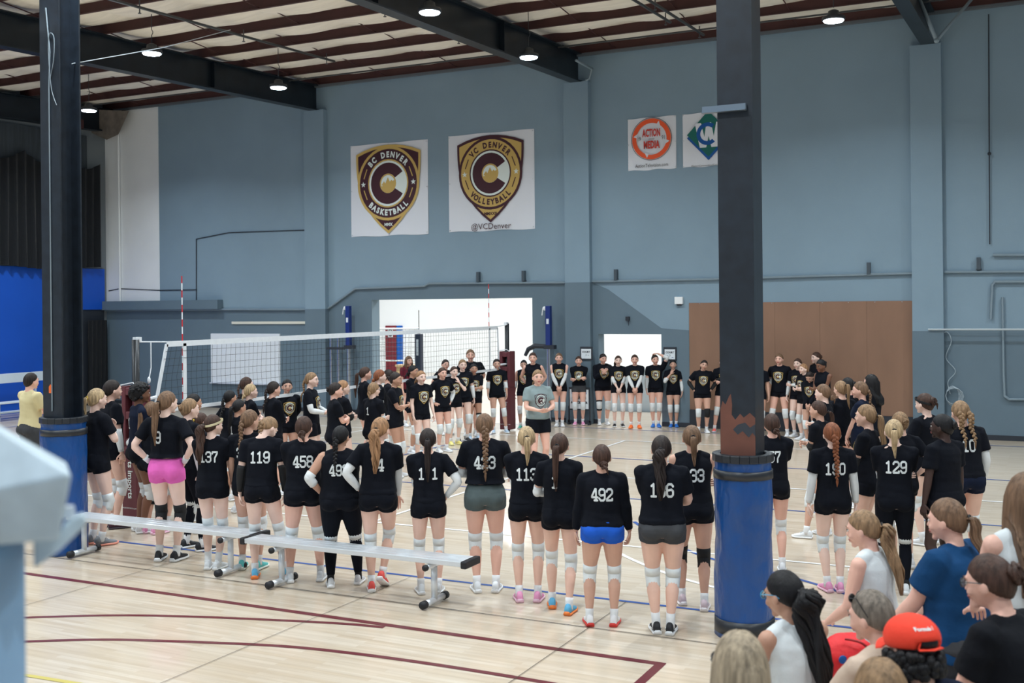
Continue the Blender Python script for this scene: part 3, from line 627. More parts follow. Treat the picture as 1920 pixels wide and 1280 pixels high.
# ---- stored net posts on the wall
m_navy = mat('post_navy', (22, 48, 120), .4); m_chr = mat('chrome', (180, 190, 200), .25, .9)
def wall_crank(px, label, arm):
    c = wp(px, 600, WY); e = tag(empty('wall_net_post', (c.x, WY-.25, 0)), label, 'net post')
    q = MB(); zt = wp(px, 573, WY).z; zb = wp(px, 650, WY).z; q.box((-.06, -.06, zb), (.06, .06, zt)); q.obj('upper_post', m_navy, e, bevel=.01)
    q = MB(); q.tube([(0, 0, 0), (0, 0, zb)], .05, n=12); q.obj('lower_post', m_chr, e)
    q = MB(); q.tube([(-.07, -.02, zt-.10), (-.14, -.02, zt-.08), (-.16, -.02, zt-.22)], .012, n=6); q.ell((-.10, 0, zt-.06), (.05, .04, .05)); q.obj('pulley', m_white, e)
    q = MB(); q.box((-.10, -.08, zb-.04), (.16, .08, zb+.05)); q.box((-.04, .06, zb-.02), (.04, .25, zb+.02)); q.obj('clamp', m_base, e)
    if arm: q = MB(); q.tube([(-.05, -.02, zb+.02), (-.35, -.02, zb+.03), (-.52, -.02, zb-.05), (-.60, -.02, zb-.2)], [.05, .06, .055, .04], n=8); q.obj('support_arm', m_base, e)
    else:
        for dx in (-.55, -.32): q = MB(); q.tube([(dx, 0, 0), (dx, 0, zb+.25)], .035, n=10); q.obj('spare_post', m_chr, e)
        q = MB(); q.box((-.66, -.05, zb-.06), (-.10, -.01, zb+.0)); q.obj('clamp', m_base, e)
    q = MB(); q.box((-.03, -.065, zt-.42), (.03, -.06, zt-.30)); q.obj('sticker', m_paper, e)
wall_crank(664, 'blue crank post with two spare posts stored on the wall left of the opening', False)
wall_crank(1037, 'blue crank post with black support arm on the wall right of the opening', True)
# ---- the next court seen through the openings
YB = 39.0; m_w2 = mat('bright_wall', (240, 244, 246), .7)
r = MB(); r.box((-34, YB, 0), (6, YB+.2, 6)); r.box((-34, WY+WT, 0), (-33.8, YB, 6)); r.box((6, WY+WT, 0), (6.2, YB, 6)); r.box((-34, WY+WT, 5.8), (6, YB, 6)); struct(r.obj('wall_beyond', m_w2))
ld2 = bpy.data.lights.new('beyond_light', 'AREA'); ld2.shape = 'DISK'; ld2.size = .6; ld2.energy = 300; ld2.color = (.93, .97, 1)
for k, (x, y) in enumerate(((-24, 27), (-17, 27), (-10, 27), (-24, 34), (-17, 34), (-10, 34), (-3, 30))):
    e = tag(empty('high_bay_lamp', (x, y, 5.3)), 'round ceiling lamp of the bright court behind the wall opening', 'ceiling lamp', 'lamps of the next court')
    for nm, me in zip(('housing', 'lens', 'hook'), LM):
        o = bpy.data.objects.new(nm, me); COL.objects.link(o); o.parent = e
        if nm == 'hook': o.scale.z = .5/.75
    lo = bpy.data.objects.new('bulb_light', ld2); COL.objects.link(lo); lo.parent = e; lo.location = (0, 0, -.05)
def farpad(pa, pb, rgb, label, num):
    a = wp(pa, 611, YB-.1); b_ = wp(pb, 611, YB-.1); q = MB(); q.box((a.x, YB-.1, .02), (b_.x, YB-.001, 1.93)); o = tag(q.obj('wall_pad', mat('pad_%d' % rgb[0], rgb, .5), bevel=.02), label, 'wall pad')
    if num:
        c = (a.x+b_.x)/2; q = MB(); q.box((c-.12, YB-.11, 1.45), (c+.12, YB-.1, 1.82)); q.obj('number_sheet', m_paper, o)
        q = MB()
        for vs_, fs_, mi, ly in number2('3', .26): q.add([(c+x, YB-.113, 1.63+y) for x, y in vs_], fs_, mi)
        q.obj('numeral', m_k, o)
farpad(722, 742, (118, 36, 48), 'maroon wall pad marked 3 on the far court wall', True); farpad(743, 753, (10, 90, 180), 'blue wall pad next to the maroon one on the far court wall', False)
c = gp(786, 742); c = dp(786, 665, 31); e = tag(empty('padded_net_post', (c.x, c.y, 0)), 'dark navy padded net post on the next court seen through the net', 'net post')
q = MB(); q.box((-.09, -.09, .03), (.09, .09, 1.95)); q.obj('post_pad', mat('pad_navy', (34, 46, 68), .6), e, bevel=.02)
q = MB(); q.tube([(0, 0, 0), (0, 0, 2.05)], .04); q.tube([(0, 0, 2.03), (0, 0, 2.62)], .012, n=6); q.obj('pole', m_k, e); q = MB(); q.box((-.03, -.1, 1.35), (.03, -.091, 1.8)); q.obj('label_strip', m_paper, e)
# far net on the next court
q = MB(); a = Vector((c.x, c.y, 0)); b_ = Vector((c.x-5, c.y-1.5, 0))
for z, r_ in ((2.1, .025), (1.2, .02)): q.tube([a+Vector((0, 0, z)), b_+Vector((0, 0, z))], r_, n=6)
o = tag(q.obj('far_net', m_wht), 'white bordered net of the next court seen through the opening', 'net')
q = MB()
for k in range(41): p = a.lerp(b_, k/40); q.tube([p+Vector((0, 0, 1.2)), p+Vector((0, 0, 2.1))], .004, n=4)
for k in range(7): q.tube([a+Vector((0, 0, 1.2+.13*k)), b_+Vector((0, 0, 1.2+.13*k))], .004, n=4)
q.obj('netting', mat('net_cord_grey', (90, 96, 100), .7), o)
c = dp(762, 712, 33); q = MB(); q.box((c.x-.35, c.y, 0), (c.x+.25, c.y+.3, .95)); q.box((c.x-.38, c.y-.03, .92), (c.x+.28, c.y+.33, .98)); tag(q.obj('wooden_box', mat('pale_wood', (196, 168, 128), .6), bevel=.01), 'pale wooden box standing on the next court', 'box')
# white table line beyond the narrow opening
q = MB(); c = wp(1180, 685, WY+3); q.box((c.x-3, WY+3, 1.05), (c.x+2, WY+3.08, 1.10))
q.box((c.x-3, WY+3.02, 0), (c.x+2, WY+3.05, 1.05))
tag(q.obj('divider_panel', mat('rail_white', (214, 222, 226), .5)), 'low white divider panel beyond the narrow wall opening', 'rail')
# ---- net, posts, pads, antennae
NX = -10.85
m_pole = mat('pole_black', (20, 24, 30), .35, .3); m_mpad = mat('pad_maroon', (98, 44, 52), .55, nscale=3, namt=.08, bump=.2, bscale=10); m_tapew = mat('net_tape', (222, 228, 234), .6, nscale=12, namt=.04)
ys_net = (10.72, 21.5)
def netpost(Y, label, hollow):
    e = tag(empty('net_post', (NX, Y, 0)), label, 'net post')
    q = MB(); q.tube([(0, 0, 0), (0, 0, 2.33)], .048, n=16); q.obj('pole', m_pole, e, smooth=True)
    s_ = -1 if Y > 15 else 1
    q = MB(); q.box((-.03, -.02, 2.30), (.03, .08*s_ if s_ > 0 else .02, 2.36)) if s_ > 0 else q.box((-.03, -.08, 2.30), (.03, .02, 2.36)); q.obj('pulley', m_tapew, e)
    q = MB(); w_ = .13; th = .045; H = 1.73
    q.box((-w_, -w_, .03), (w_, w_, .95)) 
    q.box((-w_, -w_, .95), (-w_+.07, w_, H)); q.box((w_-.07, -w_, .95), (w_, w_, H)); q.box((-w_+.07, -w_+.14, .95), (w_-.07, w_, H))
    for z in (.95, 1.30, H-.12): q.box((-w_+.07, -w_, z), (w_-.07, -w_+.14, z+.10))
    o = q.obj('post_pad', m_mpad, e, bevel=.012)
    q = MB()
    for vs_, fs_, mi, ly in T2('sports imports', 0, 0, .085, 0, 0, bold=.002): q.add([(-.02 + y, -w_-.003, .62 - x) for x, y in vs_], fs_, 0)
    for vs_, fs_, mi, ly in T2('SPORTSIMPORTS.COM', 0, 0, .018, 0, 0): q.add([(-.0 + x, -w_-.003, .14 + y) for x, y in vs_], fs_, 0)
    q.obj('lettering', m_wp, o)
    q = MB(); q.tube([(-w_, -w_-.01, H+.01), (0, -.05, H+.04), (w_, -w_-.01, H+.0)], .008, n=6); q.obj('pad_strap', m_tapew, e)
    return e
netpost(ys_net[0], 'black net post in a maroon pad reading sports imports, near left end', True)
ef = netpost(ys_net[1], 'black net post in a maroon pad at the far end behind the coach', True)
q = MB(); q.box((-.05, -.137, 1.0), (.06, -.131, 1.2)); q.obj('notice', m_paper, ef)
net = tag(empty('volleyball_net', (NX, 16.2, 0)), 'volleyball net with white tape and black netting across the court', 'volleyball net')
ya, yb = 11.28-16.2, 21.05-16.2; zt, zb = 2.25, 1.36
def ntape(pts, w_, nm):
    q = MB()
    for a_, b_ in zip(pts, pts[1:]):
        a_, b_ = Vector(a_), Vector(b_); d = (b_-a_).normalized(); n_ = Vector((0, -d.z, d.y))*w_/2
        q.add([a_+n_+Vector((.006, 0, 0)), a_-n_+Vector((.006, 0, 0)), b_-n_+Vector((.006, 0, 0)), b_+n_+Vector((.006, 0, 0)), a_+n_-Vector((.006, 0, 0)), a_-n_-Vector((.006, 0, 0)), b_-n_-Vector((.006, 0, 0)), b_+n_-Vector((.006, 0, 0))], [(0, 1, 2, 3), (7, 6, 5, 4), (0, 4, 5, 1), (1, 5, 6, 2), (2, 6, 7, 3), (3, 7, 4, 0)])
    q.obj(nm, m_tapew, net)
ntape([(0, ya, zt), (0, yb, zt)], .075, 'top_tape'); ntape([(0, ya-.25, zb), (0, yb+.1, zb)], .05, 'bottom_tape')
ntape([(0, ya, zt), (0, ya-.25, zb-.05)], .055, 'end_tape'); ntape([(0, yb, zt), (0, yb+.05, zb)], .05, 'end_tape')
ntape([(0, 11.62-16.2, zt), (0, 11.62-16.2, zb)], .06, 'side_tape'); ntape([(0, 20.68-16.2, zt), (0, 20.68-16.2, zb)], .05, 'side_tape')
q = MB(); n_ = 98
for k in range(n_+1):
    y = ya + (yb-ya)*k/n_; q.tube([(0, y, zt), (.012*math.sin(k*.9), y-.25*(1-k/n_)*.5*(1 if k < 4 else .2), (zt+zb)/2), (0, y-(.25*(1-k/4) if k < 4 else 0), zb)], .0022, n=4)
for k in range(1, 9): z = zt - (zt-zb)*k/9; q.tube([(.01*math.sin(k), ya-.25*k/9, z), (0, 0, z), (0, yb, z)], .0022, n=4)
q.obj('netting', mat('net_cord', (26, 30, 34), .8), net)
q = MB()
for (y0, z0, y1_, z1_) in ((ys_net[0]-16.2, 2.30, ya, zt+.03), (ys_net[0]-16.2, 1.52, ya-.2, 1.55), (yb, zt+.03, ys_net[1]-16.2, 2.30), (yb, 1.45, ys_net[1]-16.2, 1.45)): q.tube([(0, y0, z0), (0, y1_, z1_)], .008 if z0 > 2 else .022, n=6)
q.tube([(.05, ys_net[0]-16.2+.22, 2.29), (.05, ys_net[0]-16.2+.22, 1.95), (.05, ys_net[0]-16.2+.18, 1.80)], .008, n=6); q.ell((.05, ys_net[0]-16.2+.18, 1.79), (.022, .022, .045)); q.obj('net_cord', m_tapew, net)
for Y, nm in ((11.60, 'near end of the net'), (20.70, 'far end of the net')):
    e = tag(empty('net_antenna', (NX-.02, Y, 0)), 'red and white striped antenna rising from the ' + nm, 'antenna', None)
    for c_k in (0, 1):
        q = MB()
        for k in range(c_k, 18, 2): q.tube([(0, 0, zb + .10*k + .02), (0, 0, zb + .10*(k+1) + .02)], .0085, n=8)
        q.obj('red_band' if c_k else 'white_band', mat('antenna_red', (196, 44, 52), .5) if c_k else m_tapew, e)
# ---- the two aluminium benches
def bench(px0_, px1_, Y, label, zs=.45):
    a = px0_; b_ = px1_; e = tag(empty('team_bench', ((a+b_)/2, Y, 0)), label, 'bench'); h = (b_-a)/2
    q = MB(); 
    for k in range(3): q.box((-h, -.125+k*.085, zs-.04), (h, -.125+k*.085+.079, zs))
    q.box((-h, -.13, zs-.045), (h, -.122, zs)); q.box((-h, .125, zs-.045), (h, .133, zs)); q.obj('seat_plank', m_alu, e, bevel=.004)
    for sx in (-1, 1):
        q = MB(); q.box((sx*h-.03, -.14, zs-.06), (sx*h+.03, .14, zs+.008)); q.obj('end_cap', m_k, e, bevel=.012)
        lx = sx*(h-.38); q = MB(); q.tube([(lx, 0, .05), (lx, 0, zs-.10)], .03, n=12); q.tube([(lx, -.15, zs-.08), (lx, .15, zs-.08)], .026, n=10); q.tube([(lx, -.17, .045), (lx, .17, .045)], .03, n=12); lg = q.obj('leg', m_alu, e, smooth=True)
        for sy in (-1, 1):
            q = MB(); q.tube([(lx, sy*.16, .045), (lx, sy*.215, .045)], .037, n=12); q.obj('rubber_foot', m_k, lg, smooth=True)
            q = MB(); q.tube([(lx, sy*.14, zs-.08), (lx, sy*.165, zs-.08)], .03, n=10); q.obj('rubber_cap', m_k, lg, smooth=True)
    return e
bench(-10.15, -7.30, 8.86, 'aluminium team bench beside the left padded column, behind the players')
bench(-7.28, -4.78, 8.70, 'aluminium team bench, the right one of two, behind player 493')
# ---- foreground painted steel post, out of focus at left
m_post = mat('post_pale_blue', (132, 172, 208), .45, nscale=4, namt=.06); m_cap = mat('cap_white_blue', (200, 216, 226), .5, nscale=14, namt=.14, bump=.2, bscale=14)
o_ = Vector((0, 0, HC)) + FW*1.65
e = tag(empty('guard_post', (o_.x, o_.y, 0), YAW), 'blurred pale blue painted steel post with angled white cap, nearest the camera', 'post')
def pt(px, py, dy):
    D = 1.65 + dy; a_, b_ = lxy(px, py); return Vector((a_*D/F, dy, HC + b_*D/F))
def wedge(front, back, mi=0):
    n = len(front); q = MB(); q.add(front + back, [tuple(range(n))[::-1], tuple(range(n, 2*n))] + [(i, (i+1) % n, n+(i+1) % n, n+i) for i in range(n)]); return q
A_, B_ = pt(60, 1020, .08).x, pt(60, 1200, .08).x
q = MB(); q.box((pt(-140, 1100, 0).x, -.10, .02), (A_, .06, pt(60, 1016, .0).z)); q.obj('shaft', m_post, e, bevel=.006)
q = MB()
q.add([pt(-260, 968, -.12), pt(134, 890, -.12), pt(126, 868, .10), pt(-260, 868, .10), pt(-260, 1046, -.09), pt(111, 1011, -.09), pt(106, 1000, .08), pt(-260, 1000, .08), pt(-90, 748, -.02), pt(-90, 748, .0)], [(0, 1, 8), (1, 2, 9, 8), (2, 3, 9), (3, 0, 8, 9), (0, 4, 5, 1), (1, 5, 6, 2), (2, 6, 7, 3), (3, 7, 4, 0), (4, 7, 6, 5)]); q.obj('cap', m_cap, e, bevel=.004)
sh = [(62, 1012), (112, 1004), (118, 985), (150, 965), (162, 970), (160, 985), (112, 1032), (64, 1066)]
wedge([pt(x, y, -.03) for x, y in sh], [pt(x+2, y-6, .05) for x, y in sh]).obj('hinge_lug', m_cap, e, bevel=.004)
q = MB(); q.tube([pt(128, 970, 0), pt(128, 948, 0)], [.012, .009], n=8); q.obj('bolt', m_alu, e)

cx_ = lcx; p2 = wp(432, 56, 15.0); q = MB(); q.tube([(cx_.x+.13, cx_.y+.05, 5.5), ((cx_.x+p2.x)/2, (cx_.y+15)/2, (5.5+p2.z)/2-.06), p2], .006, n=5); tag(q.obj('stay_cable', m_whiteb), 'thin pale cable running from the left column up to the roof', 'cable')
q = MB(); q.tube([wp(1722, -6, 21.6), wp(1756, 76, 21.6)], .035, n=8); q.tube([wp(1756, 76, 21.6), wp(1824, -4, 22.3)], .03, n=8); q.ell(wp(1756, 76, 21.6), (.05, .05, .05)); tag(q.obj('diagonal_brace', m_cond, smooth=True), 'grey diagonal pipe braces meeting in a V beside the right girder', 'brace')
q = MB(); q.tube([wp(1080, 113, WY-1.2), wp(1110, 129, WY-.25), wp(1104, 148, WY-.25), wp(1098, 150, WY-.3)], .03, n=8); tag(q.obj('drain_pipe', m_cond, smooth=True), 'short bent grey pipe at the end of the middle girder', 'pipe')
# ================================================================ PEOPLE
SKIN = {'f': (232, 190, 172), 'p': (238, 204, 190), 't': (210, 166, 146), 'o': (190, 146, 124), 'b': (122, 84, 66), 'd': (66, 48, 44), 'r': (230, 182, 164)}
HAIR = {'B': (174, 150, 116), 'S': (154, 116, 84), 'R': (128, 76, 50), 'N': (66, 46, 38), 'D': (40, 31, 29), 'K': (20, 19, 22), 'L': (112, 86, 66), 'G': (112, 106, 98), 'M': (138, 110, 82), 'A': (158, 142, 120), 'H': (116, 106, 96)}
def m_skin(k):
    m = mat('skin_' + k, SKIN[k], .5, nscale=7, namt=.05, bump=.05, bscale=60, spec=.35); 
    m.node_tree.nodes['Principled BSDF'].inputs['Subsurface Weight'].default_value = 0.0; return m
def m_hair(k): return mat('hair_' + k, HAIR[k], .55, spec=.28, nscale=38, namt=.42, stretch=(1.6, 1.6, .12), bump=.7, bscale=70, dist=.004)
def m_fab(nm, rgb, **k): return mat('fabric_' + nm, rgb, .9, bump=.3, bscale=14, dist=.02, spec=.2, **k)
FAB = {'k': (9, 13, 23), 'n': (16, 25, 46), 'x': (16, 18, 24), 'g': (84, 96, 98), 'q': (66, 68, 72), 'P': (226, 104, 186), 'b': (34, 92, 200), 'w': (214, 220, 222), 'G': (134, 150, 152), 'y': (214, 202, 158), 'm': (96, 30, 44), 'u': (18, 62, 104), 'c': (200, 178, 160), 'l': (150, 156, 160), 'r': (214, 40, 40)}
def fab(k): return m_fab(k, FAB[k])
m_pw = mat('pad_white', (224, 230, 232), .7, bump=.3, bscale=40, dist=.01); m_pk = mat('pad_black', (18, 20, 24), .8)
m_sock = mat('sock_white', (226, 228, 230), .9, bump=.3, bscale=60, dist=.005)
m_eye = mat('eye_white', (228, 226, 222), .3); m_iris = mat('iris', (44, 32, 26), .2); m_lip = mat('lip', (176, 96, 92), .45)
m_sleeve = mat('sleeve_white', (222, 226, 228), .75, bump=.3, bscale=30, dist=.01)
SHOE = {'w': ((222, 226, 230), (236, 238, 240)), 'k': (((22, 24, 30)), (232, 234, 236)), 'g': ((120, 124, 130), (230, 150, 130)), 'm': ((70, 34, 50), (60, 50, 60)), 'p': ((226, 150, 190), (232, 190, 210)), 'a': ((92, 190, 190), (226, 230, 220)), 'c': ((90, 170, 210), (240, 130, 60)),
        'r': ((232, 84, 76), (240, 240, 240)), 'R': ((232, 232, 234), (214, 56, 50)), 'o': ((246, 112, 40), (250, 130, 60)), 'b': ((28, 110, 200), (60, 130, 220)), 'G': ((70, 170, 150), (230, 236, 234)), 'l': ((206, 188, 196), (232, 228, 230)), 'q': ((250, 120, 110), (200, 220, 240)), 'y': ((236, 220, 130), (232, 226, 160)), 's': ((176, 200, 222), (232, 236, 240))}
PEND = []
def smooth01(x): x = max(0, min(1, x)); return x*x*(3-2*x)
def ik(a, t, l1, l2, hint):
    d = t - a; L = d.length; mx = (l1+l2)*.999
    if L > mx: t = a + d*(mx/L); d = t-a; L = mx
    if L < abs(l1-l2)+.02: L = abs(l1-l2)+.02
    x = (L*L + l1*l1 - l2*l2)/(2*L); h = math.sqrt(max(l1*l1-x*x, 1e-6)); u = d.normalized()
    hv = hint - a; hv = hv - u*hv.dot(u)
    if hv.length < 1e-4: hv = Vector((0, -1, 0))
    return a + u*x + hv.normalized()*h, t
# arm poses: wrist target, elbow hint, hand direction, palm normal (right side; x is mirrored for the left)
ARM = {
 'down': ((.235, .03, .875), (.5, -.5, 1.1), (.0, .12, -1), (-1, .1, 0)),
 'relax': ((.22, .10, .885), (.4, -.5, 1.1), (-.1, .35, -1), (-1, 0, -.1)),
 'hips': ((.178, .015, .985), (.9, -.45, 1.15), (-.45, .75, -.4), (-.6, -.6, .2)),
 'back': ((.12, -.15, .98), (.8, -.5, 1.1), (-.8, .1, -.5), (0, 1, 0)),
 'crossA': ((-.09, .185, 1.13), (.5, -.1, .9), (-1, -.15, .05), (0, -1, .2)),
 'crossB': ((-.07, .215, 1.16), (.5, -.1, .9), (-1, -.2, .1), (0, -1, -.1)),
 'front': ((.035, .185, .93), (.7, -.3, 1.1), (-.45, .1, -.85), (-.2, -1, .1)),
 'held': ((.07, .235, 1.08), (.7, -.3, 1.0), (-.8, .45, 0), (-.4, -.5, .5)),
 'reach': ((.12, .32, 1.10), (.5, -.3, .9), (-.35, 1, .15), (-.8, -.2, .5)),
 'head': ((.06, .04, 1.715), (.9, .1, 1.62), (-.9, -.35, .05), (0, 0, -1)),
 'mouth': ((.06, .155, 1.35), (.35, .15, 1.0), (-.45, -.15, .9), (-.5, -1, -.2)),
 'chest': ((.02, .19, 1.24), (.45, 0, 1.0), (-.6, .1, .8), (-.3, -1, 0)),
 'knee': ((.16, .26, .66), (.6, .0, 1.0), (-.1, .5, -.85), (0, -.5, -1)),
 'lapc': ((.14, .27, .97), (.6, -.6, 1.0), (-.4, .9, -.3), (0, -.3, -1)),
 'lap': ((.10, .34, .99), (.6, -.2, 1.0), (-.6, .8, -.2), (0, -.2, -1)),
 'lapin': ((.04, .40, 1.00), (.6, -.2, 1.0), (-.9, .5, -.1), (0, -.3, -1)),
}
LEG = {'n': ((.085, .0), (.095, .0)), 'c': ((.06, .01), (.06, -.01)), 'w': ((.15, 0), (.16, .02)), 'l': ((.20, .05), (.08, 0)), 'r': ((.08, 0), (.21, .05)),
       'v': ((.10, .10), (.09, -.10)), 'o': ((.09, -.10), (.10, .11)), 'W': ((.22, .10), (.10, -.03)), 'x': ((.10, .0), (-.02, .12)), 's': ((.12, .30), (.12, .26))}
def limb_prof(side): pass
def hand(mb, w, d, nrm, k=1.0, curl=.5, mi=0, side=1):
    d = d.normalized(); nrm = (nrm - d*nrm.dot(d)).normalized(); s = d.cross(nrm).normalized()
    L = .082*k
    mb.tube([w - d*.02, w + d*.012, w + d*L*.45, w + d*L*.85, w + d*L], [(.020*k, .017*k), (.023*k, .016*k), (.034*k, .014*k), (.037*k, .012*k), (.032*k, .010*k)], n=10, ref=nrm, mi=mi)
    for f, (o, ln) in enumerate(((-.029, .066), (-.010, .076), (.010, .071), (.028, .056))):
        c = curl*(1 + .12*f); b = w + d*L*.93 + s*o*k*side
        d1 = (d*math.cos(c*.5) + nrm*math.sin(c*.5)); d2 = (d*math.cos(c*1.3) + nrm*math.sin(c*1.3)); d3 = (d*math.cos(c*2.0) + nrm*math.sin(c*2.0))
        p1 = b + d1*ln*k*.45; p2 = p1 + d2*ln*k*.32; p3 = p2 + d3*ln*k*.25
        mb.tube([b - d*.012, b, p1, p2, p3], [.0085*k, .0088*k, .0080*k, .0072*k, .0058*k], n=6, mi=mi, dome=True)
    b = w + d*L*.28 - s*.026*k*side; t1 = (d*.62 - s*.72*side + nrm*.35).normalized(); p1 = b + t1*.034*k; t2 = (d*.9 - s*.3*side + nrm*.4).normalized(); p2 = p1 + t2*.027*k
    mb.tube([b - t1*.016, b, p1, p2], [.013*k, .0125*k, .0098*k, .0075*k], n=7, mi=mi, dome=True)
class Body:
    def __init__(s, lean=0, twist=0, tilt=0, arms=('down', 'down'), leg='n', g=1.0, head=(0, 0, 0), sit=0, kneeb=0, man=0, hunch=0):
        s.lean, s.twist, s.tilt = math.radians(lean), math.radians(twist), math.radians(tilt); s.g = g; s.man = man
        X = s.X
        sw = .165 + .02*man; s.hipx = .085*g**.5
        s.sh = {sx: X(Vector((sx*(sw + .02*(g-1)), -.005, 1.375))) for sx in (-1, 1)}
        s.arm = {}
        for sx, nm in ((-1, arms[0]), (1, arms[1])):
            if isinstance(nm, str): wt, hint, hd, hn = ARM[nm]
            else: wt, hint, hd, hn = nm
            gg = 1 + .5*(g-1)
            f = lambda v: Vector((v[0]*sx, v[1], v[2]))
            w_ = f((wt[0]*gg, wt[1]*(gg if wt[1] > .1 else 1), wt[2]))
            free = nm in ('knee', 'lap', 'lapin', 'lapc')
            wq = w_ if free else X(w_); hq = f(hint) if free else X(f(hint))
            e, wr = ik(s.sh[sx], wq, .272, .235, hq)
            dirv = f(hd); nv = f(hn)
            if not free: dirv = X(w_ + dirv*.1) - X(w_); nv = X(w_ + nv*.1) - X(w_)
            s.arm[sx] = (s.sh[sx], e, wr, dirv, nv)
        s.leg = {}
        LL = LEG[leg] if isinstance(leg, str) else leg
        for sx, (fx_, fy_) in ((-1, LL[0][:2]), (1, LL[1][:2])):
            rest = LL[0] if sx < 0 else LL[1]
            fz_ = (rest[2] if len(rest) > 2 else .085) if not sit else .085 - sit
            if sit: fx_, fy_ = rest[0], rest[1]
            hip = Vector((sx*s.hipx, 0, .90)); t = Vector((sx*fx_, fy_, fz_))
            k, a = ik(hip, t, .432, .402, hip + Vector((sx*(.15 if not sit else .1), 1, .4 if sit else 0)))
            s.leg[sx] = (hip, k, a, rest[3] if len(rest) > 3 else None)
        hx = Vector((0, .012 + .01*hunch, 1.50)); s.neck = X(Vector((0, -.012, 1.41)))
        R = s.XR() @ Matrix.Rotation(math.radians(head[0]), 3, 'Z') @ Matrix.Rotation(math.radians(head[1]), 3, 'X') @ Matrix.Rotation(math.radians(head[2] if len(head) > 2 else 0), 3, 'Y')
        R = R @ Matrix.Diagonal((1.07, 1.05, 1.04)); s.hR = R; piv = X(Vector((0, .0, 1.475))); s.hc = piv + R @ Vector((0, .018, .095)); s.piv = piv
    def XR(s, k=1): return Matrix.Rotation(s.twist*k, 3, 'Z') @ Matrix.Rotation(-s.lean*k, 3, 'X') @ Matrix.Rotation(s.tilt*k, 3, 'Y')
    def X(s, p):
        k = smooth01((p.z-.96)/.28); P = Vector((0, 0, 1.0)); return P + s.XR(k) @ (p-P)
    def torso_rings(s, mb, prof, n=20, inf=0.0, mi=0):
        rs = []
        for z, rx, ry, yo in prof:
            r = []
            for j in range(n):
                a = 2*PI*j/n; ca, sa = math.cos(a), math.sin(a)
                pw = .82
                x = (rx*s.g+inf)*math.copysign(abs(ca)**pw, ca); y = (ry*s.g**1.1+inf)*math.copysign(abs(sa)**pw, sa) + yo
                r.append(s.X(Vector((x, y, z))))
            rs.append(r)
        mb.rings(rs, mi)
TORSO = [(.835, .10, .085, -.01), (.87, .152, .112, -.012), (.92, .168, .120, -.014), (.97, .160, .110, -.008), (1.03, .135, .092, 0), (1.10, .122, .084, .004), (1.18, .128, .090, .006), (1.26, .142, .102, .012), (1.33, .148, .094, .004), (1.38, .132, .072, -.004), (1.41, .085, .055, -.008), (1.425, .055, .048, -.008)]
def leg_tube(mb, hip, kn, an, g, inf=0.0, t0=0.0, t1=1.0, u0=0.0, u1=1.0, thigh=True, shin=True, n=14, mi=0):
    pts = []; rad = []
    TH = ((0, .092), (.25, .086), (.5, .075), (.78, .060), (1, .052)); SHN = ((.0, .052), (.12, .049), (.33, .054), (.55, .045), (.82, .033), (1, .030))
    def itp(T, t):
        for (a, ra), (b, rb) in zip(T, T[1:]):
            if t <= b: return ra + (rb-ra)*(t-a)/(b-a)
        return T[-1][1]
    kd = ((kn-hip).normalized() - (an-kn).normalized())
    back = Vector((0, -1, 0))
    N = 7
    if thigh:
        for q in range(N):
            t = t0 + (t1-t0)*q/(N-1); pts.append(hip.lerp(kn, t)); rad.append(itp(TH, t)*(g if t < .7 else 1+(g-1)*.6) + inf)
    if shin:
        for q in range(N):
            t = u0 + (u1-u0)*q/(N-1)
            if thigh and q == 0: continue
            sd = (an-kn).normalized(); bk = (back - sd*back.dot(sd)).normalized()
            pts.append(kn.lerp(an, t) + bk*(.012*math.sin(PI*min(1, t*1.3)))); rad.append(itp(SHN, t)*(1+(g-1)*.6) + inf)
    mb.tube(pts, rad, n=n, mi=mi)
def arm_pt(arm, t):
    """t 0..1 upper arm, 1..2 forearm"""
    s_, e, w_ = arm[:3]; return s_.lerp(e, t) if t <= 1 else e.lerp(w_, t-1)
def arm_tube(mb, arm, g, inf=0.0, t0=0.0, t1=2.0, n=12, mi=0, flare=0):
    T = ((0, .050), (.2, .050), (.5, .043), (.9, .037), (1.0, .036), (1.25, .037), (1.5, .033), (1.85, .024), (2, .0225))
    pts = []; rad = []; N = max(3, int((t1-t0)/.16)+2)
    for q in range(N):
        t = t0 + (t1-t0)*q/(N-1)
        for (a, ra), (b, rb) in zip(T, T[1:]):
            if t <= b: r = ra + (rb-ra)*(t-a)/(b-a); break
        pts.append(arm_pt(arm, t)); rad.append(r*(1+(g-1)*.7) + inf + flare*q/(N-1))
    mb.tube(pts, rad, n=n, mi=mi)
def skull(d, p):
    # d unit direction, +y face
    x, y, z = p
    if d.z < 0: t = -d.z; x *= 1-.36*t*t - .06*t; y = y*(1-.22*t*t) + .012*t
    if d.y > .5: y *= .965
    if d.z < -.3 and d.y < -.1: z *= .86
    if d.y > .55 and -.45 < d.z < -.05: x *= 1
    return Vector((x, y, z))
def finish(o, vox, it=3, fac=.5, decim=0):
    r = o.modifiers.new('r', 'REMESH'); r.mode = 'VOXEL'; r.voxel_size = vox; r.use_smooth_shade = True
    if it: q = o.modifiers.new('s', 'SMOOTH'); q.factor = fac; q.iterations = it
    PEND.append(o)
def flush():
    bpy.context.view_layer.update(); dg = bpy.context.evaluated_depsgraph_get()
    for o in PEND:
        me = bpy.data.meshes.new_from_object(o.evaluated_get(dg)); old = o.data; mats = [m for m in old.materials]
        nm = o.name; o.modifiers.clear(); o.data = me; bpy.data.meshes.remove(old)
        me.materials.clear()
        for m in mats: me.materials.append(m)
        me.polygons.foreach_set('use_smooth', [True]*len(me.polygons)); me.polygons.foreach_set('material_index', [0]*len(me.polygons))
    PEND.clear()
